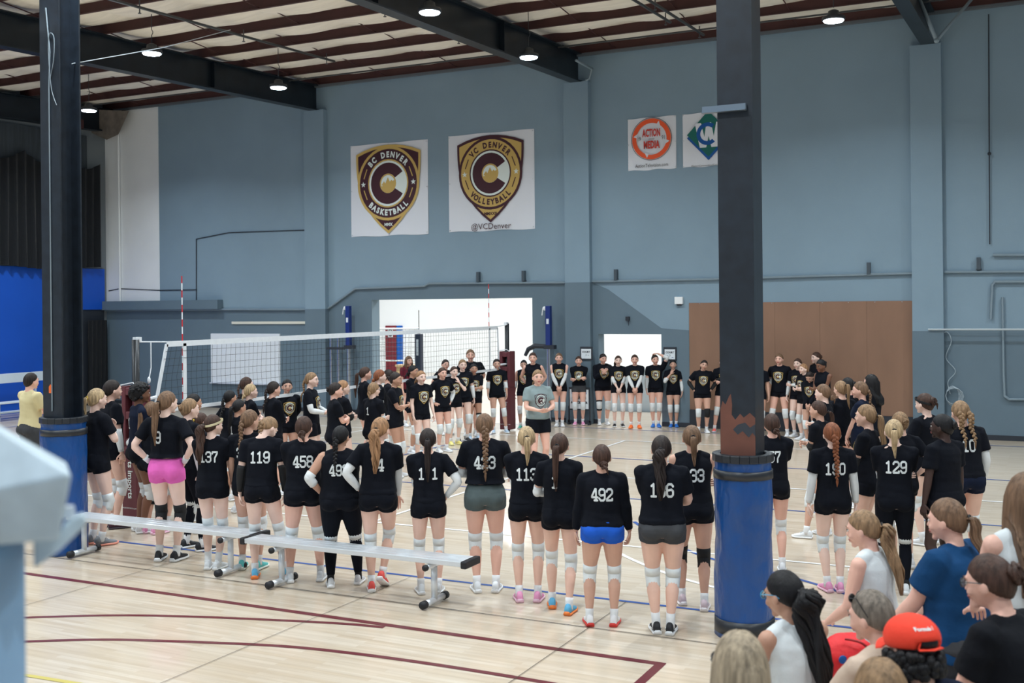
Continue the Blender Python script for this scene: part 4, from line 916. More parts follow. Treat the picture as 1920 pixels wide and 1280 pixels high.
def mesh_add(o, mb):
    """append a builder's geometry to an object's mesh"""
    me = o.data; n = len(me.vertices)
    bm = bmesh.new(); bm.from_mesh(me); vs = [bm.verts.new(v) for v in mb.v]
    for f, mi in zip(mb.f, mb.m):
        try: fc = bm.faces.new([vs[i] for i in f]); fc.material_index = mi; fc.smooth = True
        except ValueError: pass
    bm.to_mesh(me); bm.free()
def folds(o, amp, seed, body):
    me = o.data; n = len(me.vertices); co = [0.0]*(3*n); me.vertices.foreach_get('co', co); no = [0.0]*(3*n); me.vertices.foreach_get('normal', no)
    nz = noise.noise
    for i in range(n):
        x, y, z = co[3*i:3*i+3]
        k = nz(Vector((x*9+seed, y*9, z*4.5))) + .6*nz(Vector((x*5+z*14+seed, y*7, z*12)))
        d = amp*k
        co[3*i] += no[3*i]*d; co[3*i+1] += no[3*i+1]*d; co[3*i+2] += no[3*i+2]*d
    me.vertices.foreach_set('co', co); me.update()
def strand_bundle(mb, pts, r, n, seed, mi=0, spread=.7, taper=.35, twist=1.2, fine=1.0, wave=0):
    """a lock of hair: n thin strands wound loosely round a path"""
    rnd = random.Random(seed); P = smooth(pts, 3); N = len(P)
    for k in range(n):
        a0 = 2*PI*k/n + rnd.random(); rr = rnd.uniform(.35, 1)*spread; sp = []; ra = []
        end = N - rnd.randint(0, max(1, N//6))
        for i in range(end):
            t = i/(N-1); R = r if not isinstance(r, (list, tuple)) else r[min(len(r)-1, int(t*(len(r)-1)))]*(1-(t*(len(r)-1) % 1)) + r[min(len(r)-1, int(t*(len(r)-1))+1)]*(t*(len(r)-1) % 1)
            a = a0 + twist*t; w_ = math.sin(PI*min(1, t*1.15+.12))
            wv = wave*R*math.sin(t*16 + a0*2)*min(1, t*3); sp.append(P[i] + Vector((math.cos(a)*R*rr + wv, math.sin(a)*R*rr*.9, 0)) + Vector((rnd.uniform(-1, 1), rnd.uniform(-1, 1), 0))*R*.05); ra.append(max(.0018, R*fine*(.55 if k < 3 else .42)*(1 - taper*t)*(1 if i < end-1 else .3)))
        if len(sp) > 2: mb.tube(sp, ra, n=6, mi=mi, dome=False)
def make_hair(style, B, seed, n=26, big=1.0):
    def clr(p, r=.02):
        if p.z < 1.47 and p.y < .02 and abs(p.x) < .19:
            need = -(.060 + .075*smooth01((1.46-p.z)/.14))*B.g**1.1 - r*.8
            Q = B.X(Vector((p.x, need, p.z)))
            if p.y > Q.y: p = Vector((p.x, Q.y, p.z))
        return p
    mb = MB(); c, R = B.hc, B.hR; tie = None
    H = lambda x, y, z: c + R @ Vector((x, y, z))
    Wd = lambda x, y, z: R @ Vector((x, y, 0)) + Vector((0, 0, z))
    full = style in ('long', 'curtain', 'bob', 'curly', 'short')
    rnd = random.Random(seed)
    def hf(d, p):
        dy, dz, dx = d.y, d.z, abs(d.x)
        if dy > .0: zt = -.12 + .74*dy**.8 + (-.04 if dx > .3 else 0)
        else: zt = -.12 + .85*dy if not full else -.12 + 1.2*dy
        if dy < -.05: zt = min(zt, -.35)
        m = smooth01((dz - zt)/.16 + .5)
        k = .90 + m*(.150 - .045*max(0, dy)) + (.02*big if full and m > .9 else 0)
        if style == 'curly': k += m*(.12 + .05*noise.noise(d*7))
        if style == 'short': k += m*.0 - .01
        ph = math.atan2(d.x, d.z) if not full else math.atan2(d.x, d.y)
        k += m*(.011 if not full else .008)*(math.sin(ph*19 + seed)*.6 + math.sin(ph*31 + seed*2)*.4) + m*.006*noise.noise(d*5 + Vector((seed, 0, 0)))
        return Vector((p.x*k, p.y*k - m*.002, p.z*k))
    mb.ell(H(0, -.002, .006), (.078, .098, .108), R=R, nu=72 if big >= 0 else 40, nv=30, fn=lambda d, p: hf(d, skull(d, p) if d.y > -.2 else Vector((p.x*(1-.2*max(0, -d.z)**2), p.y, p.z*(.93 if d.z < 0 else 1)))))
    tie_p = None
    if style in ('pony', 'longpony', 'hipony', 'sidepony', 'wavy'):
        z0 = {'pony': .01, 'longpony': .0, 'hipony': .06, 'sidepony': -.03, 'wavy': .0}[style]; ln = {'pony': .26, 'longpony': .42, 'hipony': .34, 'sidepony': .24, 'wavy': .42}[style]*(1 + (big-1)*.5)
        sx = .03 if style == 'sidepony' else rnd.uniform(-.012, .012)
        b = H(sx, -.092, z0); q = H(sx*1.5, -.128, z0+.012)
        pts = [b, q, q + Wd(sx*.5, -.018, -.045), q + Wd(sx*.6, -.02, -.12), q + Wd(sx*.6, -.012+.0, -ln*.65), q + Wd(sx*.4, .004, -ln)]
        pts = pts[:2] + [clr(pp, .03) for pp in pts[2:]]
        r_ = [.014, .030, .036, .034, .028, .008]
        if style == 'wavy': r_ = [.014, .038*big, .052*big, .055*big, .045*big, .014]
        if style == 'longpony': r_ = [.014, .032, .040, .042, .034, .010]
        strand_bundle(mb, pts, r_, 30 if style != 'wavy' else 46, seed, twist=1.5 if style != 'wavy' else 3.0, fine=.62, wave=0 if style != 'wavy' else .35); tie_p = (b, q)
    elif style in ('braid', 'longbraid', 'twobraids'):
        for sxx in ((-.045, .045) if style == 'twobraids' else (rnd.uniform(-.01, .01),)):
            b = H(sxx, -.088, -.01); N = 12 if style == 'longbraid' else 8; st = .036
            p = b + R @ Vector((0, -.022, 0)); pts = [b]
            for k in range(N*2):
                pts.append(p + Vector((0, 0, 0))); p = p + R @ Vector((0, -.006 if k < 3 else .0015, 0)) + Vector((0, 0, -st/2))
            pts = [clr(pp, .02) for pp in pts]
            for k in range(1, N*2):
                t = k/(N*2); rr = .024*(1-.45*t); off = R @ Vector(((-1)**k*rr*.55, 0, 0))
                mb.ell(pts[k] + off, (rr*.85, rr*.8, rr*1.15), R=R @ Matrix.Rotation((-1)**k*-.6, 3, 'Y'), nu=10, nv=7)
            mb.ell(pts[-1], (.012, .012, .014)); tip = pts[-1]
            strand_bundle(mb, [tip, tip + Vector((0, 0, -.03)), tip + Vector((0, 0, -.075))], [.010, .014, .004], 6, seed+5)
    elif style in ('bun', 'lowbun', 'hibun', 'messbun'):
        z0 = {'bun': .02, 'lowbun': -.055, 'hibun': .07, 'messbun': .035}[style]; k_ = 1.35 if style == 'messbun' else 1
        o = H((.02 if style == 'lowbun' else 0), -.108, z0)
        for q in range(9 if style != 'messbun' else 14):
            ax = R @ Vector((rnd.uniform(-.5, .5), -1, rnd.uniform(-.5, .5))).normalized(); u = ax.cross(Vector((0, 0, 1))).normalized(); v = ax.cross(u)
            rad = rnd.uniform(.014, .027)*k_; a0 = rnd.random()*6; oo = o + (u*rnd.uniform(-1, 1) + v*rnd.uniform(-1, 1))*.008*k_
            mb.tube([oo + (u*math.cos(a0+a*.7) + v*math.sin(a0+a*.7))*rad + ax*(.012*math.sin(a*1.1)) for a in range(8)], [.004] + [.0115]*6 + [.004], n=6)
        mb.ell(o, (.028*k_, .022*k_, .028*k_))
        if style in ('messbun', 'lowbun'): strand_bundle(mb, [o, o + Wd(.02, -.03, -.03), o + Wd(.035, -.02, -.09)], [.02, .018, .003], 6, seed)
        tie_p = (H(0, -.085, z0), H(0, -.10, z0))
    elif style in ('long', 'curtain'):
        ln = .46 if style == 'curtain' else .34
        na, nt_ = 60, 14; sheets = []
        for th in (0, -.016):
            for j in range(nt_+1):
                t = j/nt_
                for i in range(na+1):
                    a = (-2.05 + 4.1*i/na); ca, sa = math.cos(a), math.sin(a)
                    rr = 1 + .03*math.sin(a*17+seed) + .018*math.sin(a*41)
                    if t < .28:
                        u = t/.28; r_ = math.sin(u*PI/2); z = .112*math.cos(u*PI/2)*(1) + .012
                        p_ = H(sa*(.082*r_*rr+th*.5), -ca*(.100*r_*rr+th*.5)-.006, z)
                    else:
                        u = (t-.28)/.72; L_ = ln*(1 - .10*abs(a)/2 + .03*math.sin(a*13+seed)); w_ = 1 + .12*math.sin(PI*min(1, u*1.2)) - .12*u*u
                        p_ = H(sa*.090*rr*w_, -ca*.102*rr*(1+.06*math.sin(PI*u))-.006, .012) + R @ Vector((-sa*th*-1, ca*th*-1*-1, 0))*1 + Vector((0, 0, -L_*u))
                        p_ = clr(p_, .012 + th)
                    sheets.append(p_)
        Nn = (na+1)*(nt_+1); fs_ = []
        for q_ in (0, 1):
            for j in range(nt_):
                for i in range(na):
                    k_ = q_*Nn + j*(na+1)+i; fs_.append((k_, k_+1, k_+na+2, k_+na+1))
        for i in range(na): k_ = nt_*(na+1)+i; fs_.append((k_, k_+1, k_+Nn+1, k_+Nn))
        for j in range(nt_):
            for i in (0, na): k_ = j*(na+1)+i; fs_.append((k_, k_+na+1, k_+na+1+Nn, k_+Nn))
        mb.add(sheets, fs_)
    elif style in ('curly', 'capcurly'):
        for q in range(70 if style == 'curly' else 130):
            if style == 'capcurly':
                a_ = rnd.uniform(-2.0, 2.0); z_ = rnd.uniform(-.75, -.02); mb.ell(H(math.sin(a_)*.088*(1+.1*rnd.random()), -math.cos(a_)*.105*(1+.1*rnd.random()), z_*.11-.01), (.021, .021, .021), nu=7, nv=5); continue
            d = Vector((rnd.gauss(0, 1), rnd.gauss(-.3, 1), rnd.gauss(.25, .8))).normalized()
            if d.y > .45 and d.z < .45: continue
            if d.z < -.55: continue
            mb.ell(H(d.x*.088, d.y*.105-.008, d.z*.112+.008), (.022, .022, .022), nu=7, nv=5)
    elif style == 'bob':
        for sx_ in range(-6, 7):
            a = sx_/6*1.9; x, y = math.sin(a)*.078, -math.cos(a)*.09
            top = H(x*.9, y*.9, .03); md = H(x*1.05, y*1.05, -.06); strand_bundle(mb, [top, md, md + Wd(0, 0, -.06), md + Wd(-x*.15, -y*.15, -.10)], [.012, .022, .022, .006], 5, seed+sx_, twist=.2)
    return mb, tie_p
def shoe(an, yaw, up=None):
    M = Matrix.Translation(an) @ Matrix.Rotation(yaw, 4, 'Z')
    if up: M = M @ Matrix.Rotation(up, 4, 'X')
    pr = [(-.075, .022, .018, .055), (-.068, .032, .0, .085), (-.035, .036, 0, .105), (.0, .036, 0, .10), (.035, .038, 0, .078), (.08, .044, 0, .060), (.12, .046, .0, .050), (.155, .038, .002, .040), (.178, .018, .008, .024)]
    a = MB(); b = MB(); ra = []; rb = []
    for y, w_, z0, z1 in pr:
        n = 14; base = -.085; r1 = []; r2 = []
        for j in range(n):
            t = 2*PI*j/n; c, s = math.cos(t), math.sin(t); hh = (z1-z0-.012)
            r1.append(M @ Vector((w_*(abs(c)**.8)*math.copysign(1, c)*(1 if s < 0 else .86), y, base + z0 + .016 + hh*(.5+.5*math.copysign(abs(s)**.8, s)))))
            r2.append(M @ Vector(((w_+.005)*(abs(c)**.45)*math.copysign(1, c), y*1.02, base + z0 + .003 + .024*(.5+.5*math.copysign(abs(s)**.5, s)))))
        ra.append(r1); rb.append(r2)
    a.rings(ra); b.rings(rb); return a, b, M
CREST = crest('tee'); CREST_S = crest('tee', True)
m_num = mat('number_white', (226, 232, 234), .7)
TM = [m_mar2, m_gold, m_wp, m_k]
def project(shirt, B, marks, front, zc, k, mats, name, parent, base=.004, xo=0.0):
    me = shirt.data; bvh = BVHTree.FromPolygons([v.co for v in me.vertices], [p.vertices for p in me.polygons]); mb = MB(); sg = 1 if front else -1
    Rr = B.XR(1); d = Rr @ Vector((0, -sg, 0))
    for vs, fs, mi, ly in marks:
        out = []
        for x, y in vs:
            P = B.X(Vector((-sg*(x*k+xo), 0, zc + y*k))) + Rr @ Vector((0, sg*.5, 0)); h = bvh.ray_cast(P, d)
            if h[0] is None or (h[0]-P).length > .62: h = (P - d*-1*.36,)
            out.append(h[0] - d*(base + ly*.0012))
        if not front: fs = [f[::-1] for f in fs]
        mb.add(out, fs, mi)
    return mb.obj(name, mats, parent)
PEOPLE = []
UP_SHIRT = {}
def person(px, hy, fy, face, label, ht=None, hair='pony', hc='N', skin='f', shirt='tee', sc='k', hem=.90, sh='short', shc='k', num=None, crestf=False, knee=('w', 'w'), sl=('', ''), shoes='w', sock=.155, seat=None, loc=None, g=1.0, head=(0, 0, 0), seed=None, extra=None, hbig=1.0, vox=None, cat='person', crk=TM, tie='k', upright=True, man=0, **kw):
    i = len(PEOPLE); seed = i*3.7 + 1 if seed is None else seed
    a0, b0 = lxy(px, hy)
    if loc is not None:
        d = loc; hz = HC + b0*d/F; s = (ht or 1.66)/1.68
    elif fy is not None:
        _, bf = lxy(px, fy - 3); d = F*HC/(-bf); ht = HC + b0*d/F if ht is None else ht
    else:
        ht = ht or 1.66; d = F*(HC-ht)/(-b0)
    s = ht/1.70
    P = FW*d + RT*(a0/F*d); P.z = 0
    if seat is not None: P.z = seat - .83*s
    rz = YAW - math.atan2(a0, F) - math.radians(face)
    if seat is not None: kw['sit'] = P.z/s; kw.setdefault('leg', ((.12, .42), (.13, .38)))
    kw.setdefault('leg', 'n')
    B = Body(head=head, g=g, man=man, **kw)
    Rw = Matrix.Rotation(rz, 3, 'Z'); ht_ = B.hc + B.hR @ Vector((0, -.01, .112)); hw = Rw @ (ht_*s)
    W = P + hw; dep = W.dot(FW) if seat is not None else (P + hw).dot(FW)
    P += RT*(a0/F*dep - W.dot(RT))
    if seat is not None:
        P.z += HC + b0/F*dep - W.z
        if P.z + .80*s < .3: P.z = .3 - .80*s
        kw['sit'] = P.z/s; B = Body(head=head, g=g, man=man, **kw)
    vox = vox or (.0085 if d < 11 else (.010 if d < 15 else .0125))
    rnd = random.Random(seed)
    # ---- body
    mb = MB(); B.torso_rings(mb, TORSO)
    for sx in (-1, 1):
        hip, kn, an, _ = B.leg[sx]; leg_tube(mb, hip, kn, an, g); mb.tube([an, an + Vector((0, 0.01, -.03)), an + Vector((0, .04, -.05))], [.031, .032, .03], n=10)
        mb.ell(Vector((sx*.075*g, -.055*g, .895)), (.082*g, .078*g, .085), nu=12, nv=8)
        mb.ell(kn + Vector((0, .012, 0)), (.045, .045, .052), nu=10, nv=8)
        arm_tube(mb, B.arm[sx], g); mb.ell(B.sh[sx], (.054, .05, .052), nu=10, nv=8)
        mb.tube([B.X(Vector((sx*.03, -.012, 1.43))), B.X(Vector((sx*.10, -.010, 1.405))), B.sh[sx]], [.036, .038, .042], n=10)
    nk = .050 + .008*man
    mb.tube([B.X(Vector((0, -.014, 1.38))), B.X(Vector((0, -.012, 1.44))), B.hc + B.hR @ Vector((0, -.022, -.05))], [nk*1.15, nk*.95, nk*.95], n=14)
    c, R = B.hc, B.hR
    mb.ell(c, (.075, .095, .108), R=R, nu=24, nv=18, fn=skull)
    hl = lambda x, y, z: c + R @ Vector((x, y, z))
    mb.tube([hl(0, .082, .022), hl(0, .094, -.005), hl(0, .103, -.024), hl(0, .090, -.032)], [(.007, .006), (.009, .008), (.014, .010), (.010, .006)], n=8)
    mb.ell(hl(0, .070, -.088), (.024, .020, .018)); mb.ell(hl(0, .082, -.055), (.026, .012, .014))
    for sx in (-1, 1):
        mb.ell(hl(sx*.076, -.004, -.012), (.010, .020, .031), R=R @ Matrix.Rotation(sx*.25, 3, 'Z'), nu=10, nv=8); mb.ell(hl(sx*.040, .066, -.030), (.022, .020, .020)); mb.ell(hl(sx*.032, .080, .026), (.022, .010, .008))
    o = mb.obj('person', [m_skin(skin), m_eye, m_iris, m_lip, m_hair(hc if hc not in 'B' else 'L')]); o.location = P; o.rotation_euler = (0, 0, rz); o.scale = (s, s, s)
    tag(o, label, cat)
    finish(o, vox, 3)
    # details joined to the skin after remeshing
    dm = MB()
    for sx in (-1, 1):
        dm.ell(hl(sx*.032, .0800, .006), (.0135, .008, .0075), R=R, nu=10, nv=6, mi=1); dm.ell(hl(sx*.032, .0862, .006), (.0062, .0035, .0066), R=R, nu=8, nv=6, mi=2)
        dm.tube([hl(sx*.015, .0925, .027), hl(sx*.032, .0905, .032), hl(sx*.050, .078, .026)], [.0026, .0035, .002], n=5, mi=4)
        dm.tube([hl(sx*.020, .0875, .0125), hl(sx*.032, .089, .0155), hl(sx*.046, .082, .011)], [.0015, .0022, .0015], n=5, mi=2)
        arm = B.arm[sx]; hand(dm, arm[2], arm[3], arm[4], 1.0 + .08*man, curl=rnd.uniform(.35, .7), mi=0, side=sx)
    dm.tube([hl(-.024, .086, -.054), hl(-.010, .0945, -.051), hl(0, .0955, -.053), hl(.010, .0945, -.051), hl(.024, .086, -.054)], [.002, .0045, .0045, .0045, .002], n=6, mi=3)
    dm.tube([hl(-.020, .087, -.058), hl(0, .0945, -.062), hl(.020, .087, -.058)], [.002, .0055, .002], n=6, mi=3)
    rec = dict(o=o, dm=dm, B=B, seed=seed, num=num, crestf=crestf, crk=crk, d=d)
    # ---- hair
    if hair:
        hm, tp = make_hair(hair, B, int(seed*10), big=hbig); ho = hm.obj('hair', m_hair(hc), o, smooth=True)
        if tp:
            dd = (tp[1]-tp[0]).normalized(); u = dd.cross(Vector((0, 0, 1))).normalized(); v = dd.cross(u); cc = tp[0].lerp(tp[1], .75)
            t_ = MB(); t_.tube([cc + (u*math.cos(a/10*2*PI) + v*math.sin(a/10*2*PI))*.020 for a in range(11)], .006, n=6); t_.obj('hair_tie', mat('tie_' + tie, {'k': (20, 20, 24), 'w': (230, 230, 232), 'y': (210, 180, 60)}[tie], .7), ho)
    # ---- shirt
    long_ = shirt == 'long'; h0 = hem
    if shirt:
        sb_ = MB(); e_ = .0
        prof = [(h0, .178, .132, -.004), (h0+.04, .176, .130, -.004), (1.0, .168, .120, 0), (1.08, .156, .110, .004), (1.18, .154, .112, .006), (1.26, .160, .122, .010), (1.33, .166, .110, .004), (1.375, .158, .086, -.002), (1.405, .110, .066, -.006), (1.425, .072, .060, -.008), (1.438, .062, .056, -.008)]
        if h0 > .97: prof = [p for p in prof if p[0] != 1.0 or h0 < .995]
        if seat is not None: prof[0] = (h0, .185, .14, -.01)
        prof = sorted({p[0]: p for p in prof}.values())
        B.torso_rings(sb_, prof, n=24)
        for sx in (-1, 1):
            if shirt in ('tee',): sb_.tube([B.sh[sx].lerp(B.X(Vector((0, 0, 1.33))), .25), B.sh[sx], arm_pt(B.arm[sx], .25), arm_pt(B.arm[sx], .45), arm_pt(B.arm[sx], .66)], [.060*g, .067*g**.9, .066*g**.9, .065*g**.9, .067*g**.9], n=14); sb_.ell(B.sh[sx], (.064*g**.8, .060*g**.8, .060*g**.8))
            elif long_: arm_tube(sb_, B.arm[sx], g, .014, 0, 1.92); sb_.ell(B.sh[sx], (.066, .062, .060))
            elif shirt == 'vest': sb_.tube([B.X(Vector((sx*.05, -.008, 1.425))), B.X(Vector((sx*.11, -.006, 1.40))), B.X(Vector((sx*.150, -.004, 1.365)))], [.046, .050, .050], n=12); sb_.ell(B.X(Vector((sx*.135, 0, 1.34))), (.045, .06, .07))
            sb_.tube([B.X(Vector((sx*.04, -.010, 1.43))), B.X(Vector((sx*.10, -.008, 1.408))), B.X(Vector((sx*.15, -.006, 1.39)))], [.040, .044, .046], n=12)
        so = sb_.obj('shirt', fab(sc), o); finish(so, max(vox, .010), 6, .6); rec['shirt'] = so
    # ---- shorts or leggings
    if sh:
        q = MB(); B.torso_rings(q, [(.84, .12, .10, -.01), (.875, .165, .124, -.014), (.92, .180, .130, -.014), (.98, .168, .118, -.008), (1.035, .145, .100, 0)], n=20)
        for sx in (-1, 1):
            hip, kn, an, _ = B.leg[sx]; q.ell(Vector((sx*.075*g, -.058*g, .895)), (.090*g, .086*g, .092))
            tt = {'short': .24, 'mid': .45, 'bermuda': .8, 'leg': 1, 'capri': 1}[sh]
            if sh in ('leg', 'capri', 'trouser'): leg_tube(q, hip, kn, an, g, .007, 0, 1, 0, .9 if sh == 'leg' else .9)
            else: leg_tube(q, hip, kn, an, g, .012 if sh == 'short' else .022, 0, tt, shin=False)
        po = q.obj('leggings' if sh in ('leg', 'capri') else 'shorts', fab(shc), o); finish(po, max(vox, .010), 4)
    # ---- knee pads
    for sx, kp in ((-1, knee[0]), (1, knee[1])):
        if not kp: continue
        hip, kn, an, _ = B.leg[sx]; q = MB(); th = .80; 
        pts = [hip.lerp(kn, th), hip.lerp(kn, .88), hip.lerp(kn, .97), kn + (kn-hip).normalized()*.0 + Vector((0, .006, 0)), kn.lerp(an, .06), kn.lerp(an, .16), kn.lerp(an, .25)]
        gk = 1+(g-1)*.6; q.tube(pts, [.0615*gk, .062*gk, .060*gk, .060*gk, .058*gk, .0555*gk, .056*gk], n=16); 
        ko = q.obj('knee_pad', {'w': m_pw, 'k': m_pk, 'B': m_pw}[kp], o, smooth=True)
        if kp == 'B':
            for t0, t1 in ((.74, .82), (None, None)):
                q = MB()
                if t0: q.tube([hip.lerp(kn, t0), hip.lerp(kn, t1)], [.067*gk, .064*gk], n=16)
                else: q.tube([kn.lerp(an, .20), kn.lerp(an, .30)], [.060*gk, .059*gk], n=16)
                q.obj('pad_cuff', m_pk, ko, smooth=True)
    # ---- arm sleeves
    for sx, a_ in ((-1, sl[0]), (1, sl[1])):
        if not a_: continue
        t0, t1 = {'W': (.60, 1.93), 'w': (.78, 1.42), 'K': (.80, 1.93), 'k': (.78, 1.42), 'h': (.85, 1.93), 'v': (1.70, 1.97)}[a_]
        q = MB(); arm_tube(q, B.arm[sx], g, .007, t0, t1, n=14); 
        if a_ in 'wk': q.ell(arm_pt(B.arm[sx], 1.0), (.046, .046, .05))
        q.obj('wristband' if a_ == 'v' else 'arm_sleeve', m_pk if a_ in 'Kk' else m_sleeve, o, smooth=True)
    # ---- socks and shoes
    for sx in (-1, 1):
        if shoes is None: break
        hip, kn, an, upx = B.leg[sx]; q = MB(); u = 1 - (sock-.085)/max(.2, (kn-an).length)
        dd = (kn-an).normalized()
        q.tube([an + Vector((0, 0, -.035)), an, an + dd*.035, an + dd*(sock-.085)], [.037, .038, .037, .040], n=14); q.obj('sock', m_sock if not (extra and 'ksock' in extra) else m_pk, o, smooth=True)
        up, so_, M = shoe(an, -sx*.16 if seat is None else 0, upx)
        ck = shoes if isinstance(shoes, str) else shoes[0]; cu, cs = SHOE[ck]
        uo = up.obj('shoe', mat('shoe_' + ck, cu, .6, bump=.3, bscale=40, dist=.006), o, smooth=True); so_.obj('shoe_sole', mat('sole_' + ck, cs, .55), uo, smooth=True)
        q = MB()
        for k in range(4): q.tube([M @ Vector((-.020, .018+.018*k, .0+.012-.011*k)), M @ Vector((0, .022+.018*k, .0+.022-.011*k)), M @ Vector((.020, .018+.018*k, .0+.012-.011*k))], .0035, n=5)
        if d < 14: q.obj('laces', m_sock if ck != 'w' else mat('lace_grey', (180, 186, 192), .8), uo)
        if extra and 'swoosh' in extra:
            for s2 in (-1, 1): q = MB(); q.tube([M @ Vector((s2*.037, -.05, -.030)), M @ Vector((s2*.042, .0, -.045)), M @ Vector((s2*.046, .07, -.040))], [.002, .006, .001], n=5); q.obj('side_mark', m_sock, uo)
    rec['P'] = P; rec['label'] = label; rec['s'] = s; rec['seat'] = seat; PEOPLE.append(rec)
    if extra:
        if 'glasses' in extra or 'shades' in extra or 'sung' in extra:
            q = MB(); zz, yy = (.006, .098)
            if 'sung' in extra: zz, yy = .085, .062
            for sx in (-1, 1):
                ctr = hl(sx*.032, yy, zz); q.tube([ctr + R @ Vector((math.cos(a/12*2*PI)*.024, 0, math.sin(a/12*2*PI)*.018)) for a in range(13)], .0028, n=5)
                q.tube([hl(sx*.055, yy-.004, zz+.004), hl(sx*.079, yy-.05, zz+.006), hl(sx*.080, -.015, .006 if zz < .05 else .04), hl(sx*.078, -.03, -.008 if zz < .05 else .01)], .0026, n=5)
            q.tube([hl(-.010, yy+.002, zz+.004), hl(.010, yy+.002, zz+.004)], .0025, n=5)
            go = q.obj('glasses', mat('frame_' + ('blue' if 'blue' in extra else 'dark'), (60, 150, 190) if 'blue' in extra else (22, 22, 26), .3), o)
            q = MB()
            for sx in (-1, 1): q.ell(hl(sx*.032, yy, zz), (.022, .002, .017), R=R, nu=12, nv=5)
            gm = mat('lens_dark', (18, 20, 26), .1) if 'sung' in extra else None
            if gm is None:
                gm = mat('lens_clear', (200, 220, 235), .05); gm.node_tree.nodes['Principled BSDF'].inputs['Transmission Weight'].default_value = .85
            q.obj('lens', gm, go, smooth=True)
        if 'headband' in extra or 'bandw' in extra:
            q = MB(); q.tube([hl(math.cos(a/24*2*PI)*.086, math.sin(a/24*2*PI)*.108-.004, .030 + .030*math.sin(a/24*2*PI)) for a in range(25)], [(.003, .014)]*25, n=6, ref=R @ Vector((0, 0, 1)))
            q.obj('headband', m_pk if 'headband' in extra else mat('band_cream', (206, 196, 160), .7), o)
        if 'collar' in extra: pass
        if 'cap' in extra: rec['cap'] = True
    rec['hl'] = hl; return rec
def finish_people():
    flush()
    for r in PEOPLE:
        mesh_add(r['o'], r['dm']); B = r['B']
        so = r.get('shirt')
        if so:
            folds(so, .0075, r['seed'], B)
            if r['num']: project(so, B, number2(r['num']), False, 1.245, .105, [m_num], 'shirt_number', so, xo=r.get('xo', 0))
            if r['crestf']: project(so, B, CREST_S if r['d'] > 15 else CREST, True, 1.225, .20, r['crk'], 'shirt_crest', so)

def close_pairs():
    for i, a in enumerate(PEOPLE):
        for b in PEOPLE[i+1:]:
            dd = (a['P'].xy - b['P'].xy).length
            if dd < .42: print('CLOSE %.2f' % dd, i, PEOPLE.index(b), a['label'][:45], '|', b['label'][:45])
# ---------------------------------------------------------------- who stands where (pixel of the head top, foot y, facing: 0 back to camera, 90 image right, 180 to camera, 270 image left)
HN = 'hands on hips'
p = person
# --- near arc, from the left
p(180, 727, 1024, 60, 'blonde ponytail girl in black tee beside the left padded column, hands before her chest', hc='B', hair='pony', skin='p', arms=('chest', 'chest'), shoes='g', tie='y', hem=.86)
p(209, 711, 992, 70, 'dark-haired girl in black tee behind the blonde by the left column, grey arm sleeve', hc='D', hair='lowbun', arms=('relax', 'down'), sl=('', 'h'), shoes='m', shc='k')
p(262, 717, 1000, 75, 'girl with short black curls in navy tee behind the maroon net post pad', hc='K', hair='curly', skin='b', sc='n', num='1', arms=('crossA', 'crossB'))
p(283, 752, 1003, 50, 'ponytail girl with yellow tie beside the maroon post pad, white elbow pads', hc='L', hair='longpony', tie='y', arms=('hips', 'hips'), sl=('w', 'w'), knee=('B', 'B'), shoes='p', shc='k', skin='t')
p(305, 748, 990, 60, 'girl with wavy dark bun mostly hidden behind the pink-shorts girl', hc='D', hair='messbun', arms=('hips', 'hips'))
p(312, 732, 1054, 25, 'tall girl in bright pink shorts with long brown ponytail and black knee pads', hc='L', hair='longpony', arms=('hips', 'hips'), shc='P', hem=1.0, knee=('k', 'k'), shoes='k', skin='p', head=(-25, 0, 0), num='9 ', sl=('v', 'v'))
p(354, 746, 1032, 65, 'blonde girl in black leggings and white knee pads right of the pink-shorts girl', hc='M', hair='bun', arms=('hips', 'down'), sh='leg', sl=('', 'h'), shoes='k', leg='r', skin='p')
p(362, 737, 978, 70, 'dark-haired girl facing right beyond the girl in leggings', hc='K', hair='lowbun', skin='o', arms=('down', 'down'))
p(376, 773, 1004, 60, 'brunette hidden behind the girl with the cream headband, dark ponytail with yellow tie', hc='N', hair='pony', tie='y', arms=('relax', 'relax'))
p(398, 776, 1070, 20, 'girl with cream headband and wavy brown ponytail, long black tee number 137', hc='N', hair='wavy', extra=('bandw',), num='137', hem=.80, arms=('crossA', 'crossB'), leg='c', shoes='w', sock=.24, head=(-35, 0, 0), skin='p')
p(430, 731, 940, 60, 'girl with long black braid left of the volleyball ring, dark elbow pad', hc='K', hair='longbraid', skin='o', arms=('hips', 'hips'))
p(447, 748, 965, 60, 'girl with thick black ponytail just behind the girl numbered 349', hc='K', hair='longpony', skin='o', arms=('relax', 'relax'), num='1')
p(461, 706, None, 70, 'brown-haired girl at the back of the left cluster under the net cord', ht=1.68, hc='N', hair='braid', skin='p', arms=('crossA', 'crossB'))
p(469, 719, None, 75, 'blonde with low bun facing right below the whiteboard corner', ht=1.61, hc='B', hair='lowbun', skin='p', arms=('crossA', 'crossB'))
p(467, 767, 1070, 20, 'girl with brown braid wearing number 349, teal shoes', hc='L', hair='braid', num='349', arms=('relax', 'front'), shoes='a', skin='t', head=(-30, 0, 0), hem=.92)
p(512, 774, 1086, 12, 'girl number 119 with bowed head and black arm sleeves', hc='M', hair='braid', num='119', arms=('down', 'down'), sl=('K', 'K'), shoes='c', leg='r', head=(-38, -38, 0), lean=6, skin='p', hem=.96)
p(512, 714, None, 65, 'girl with dark braid and folded arms left of the girl in the long-sleeved crest shirt', ht=1.66, hc='D', hair='braid', arms=('crossA', 'crossB'), shirt='long', sl=('v', 'v'), skin='r')
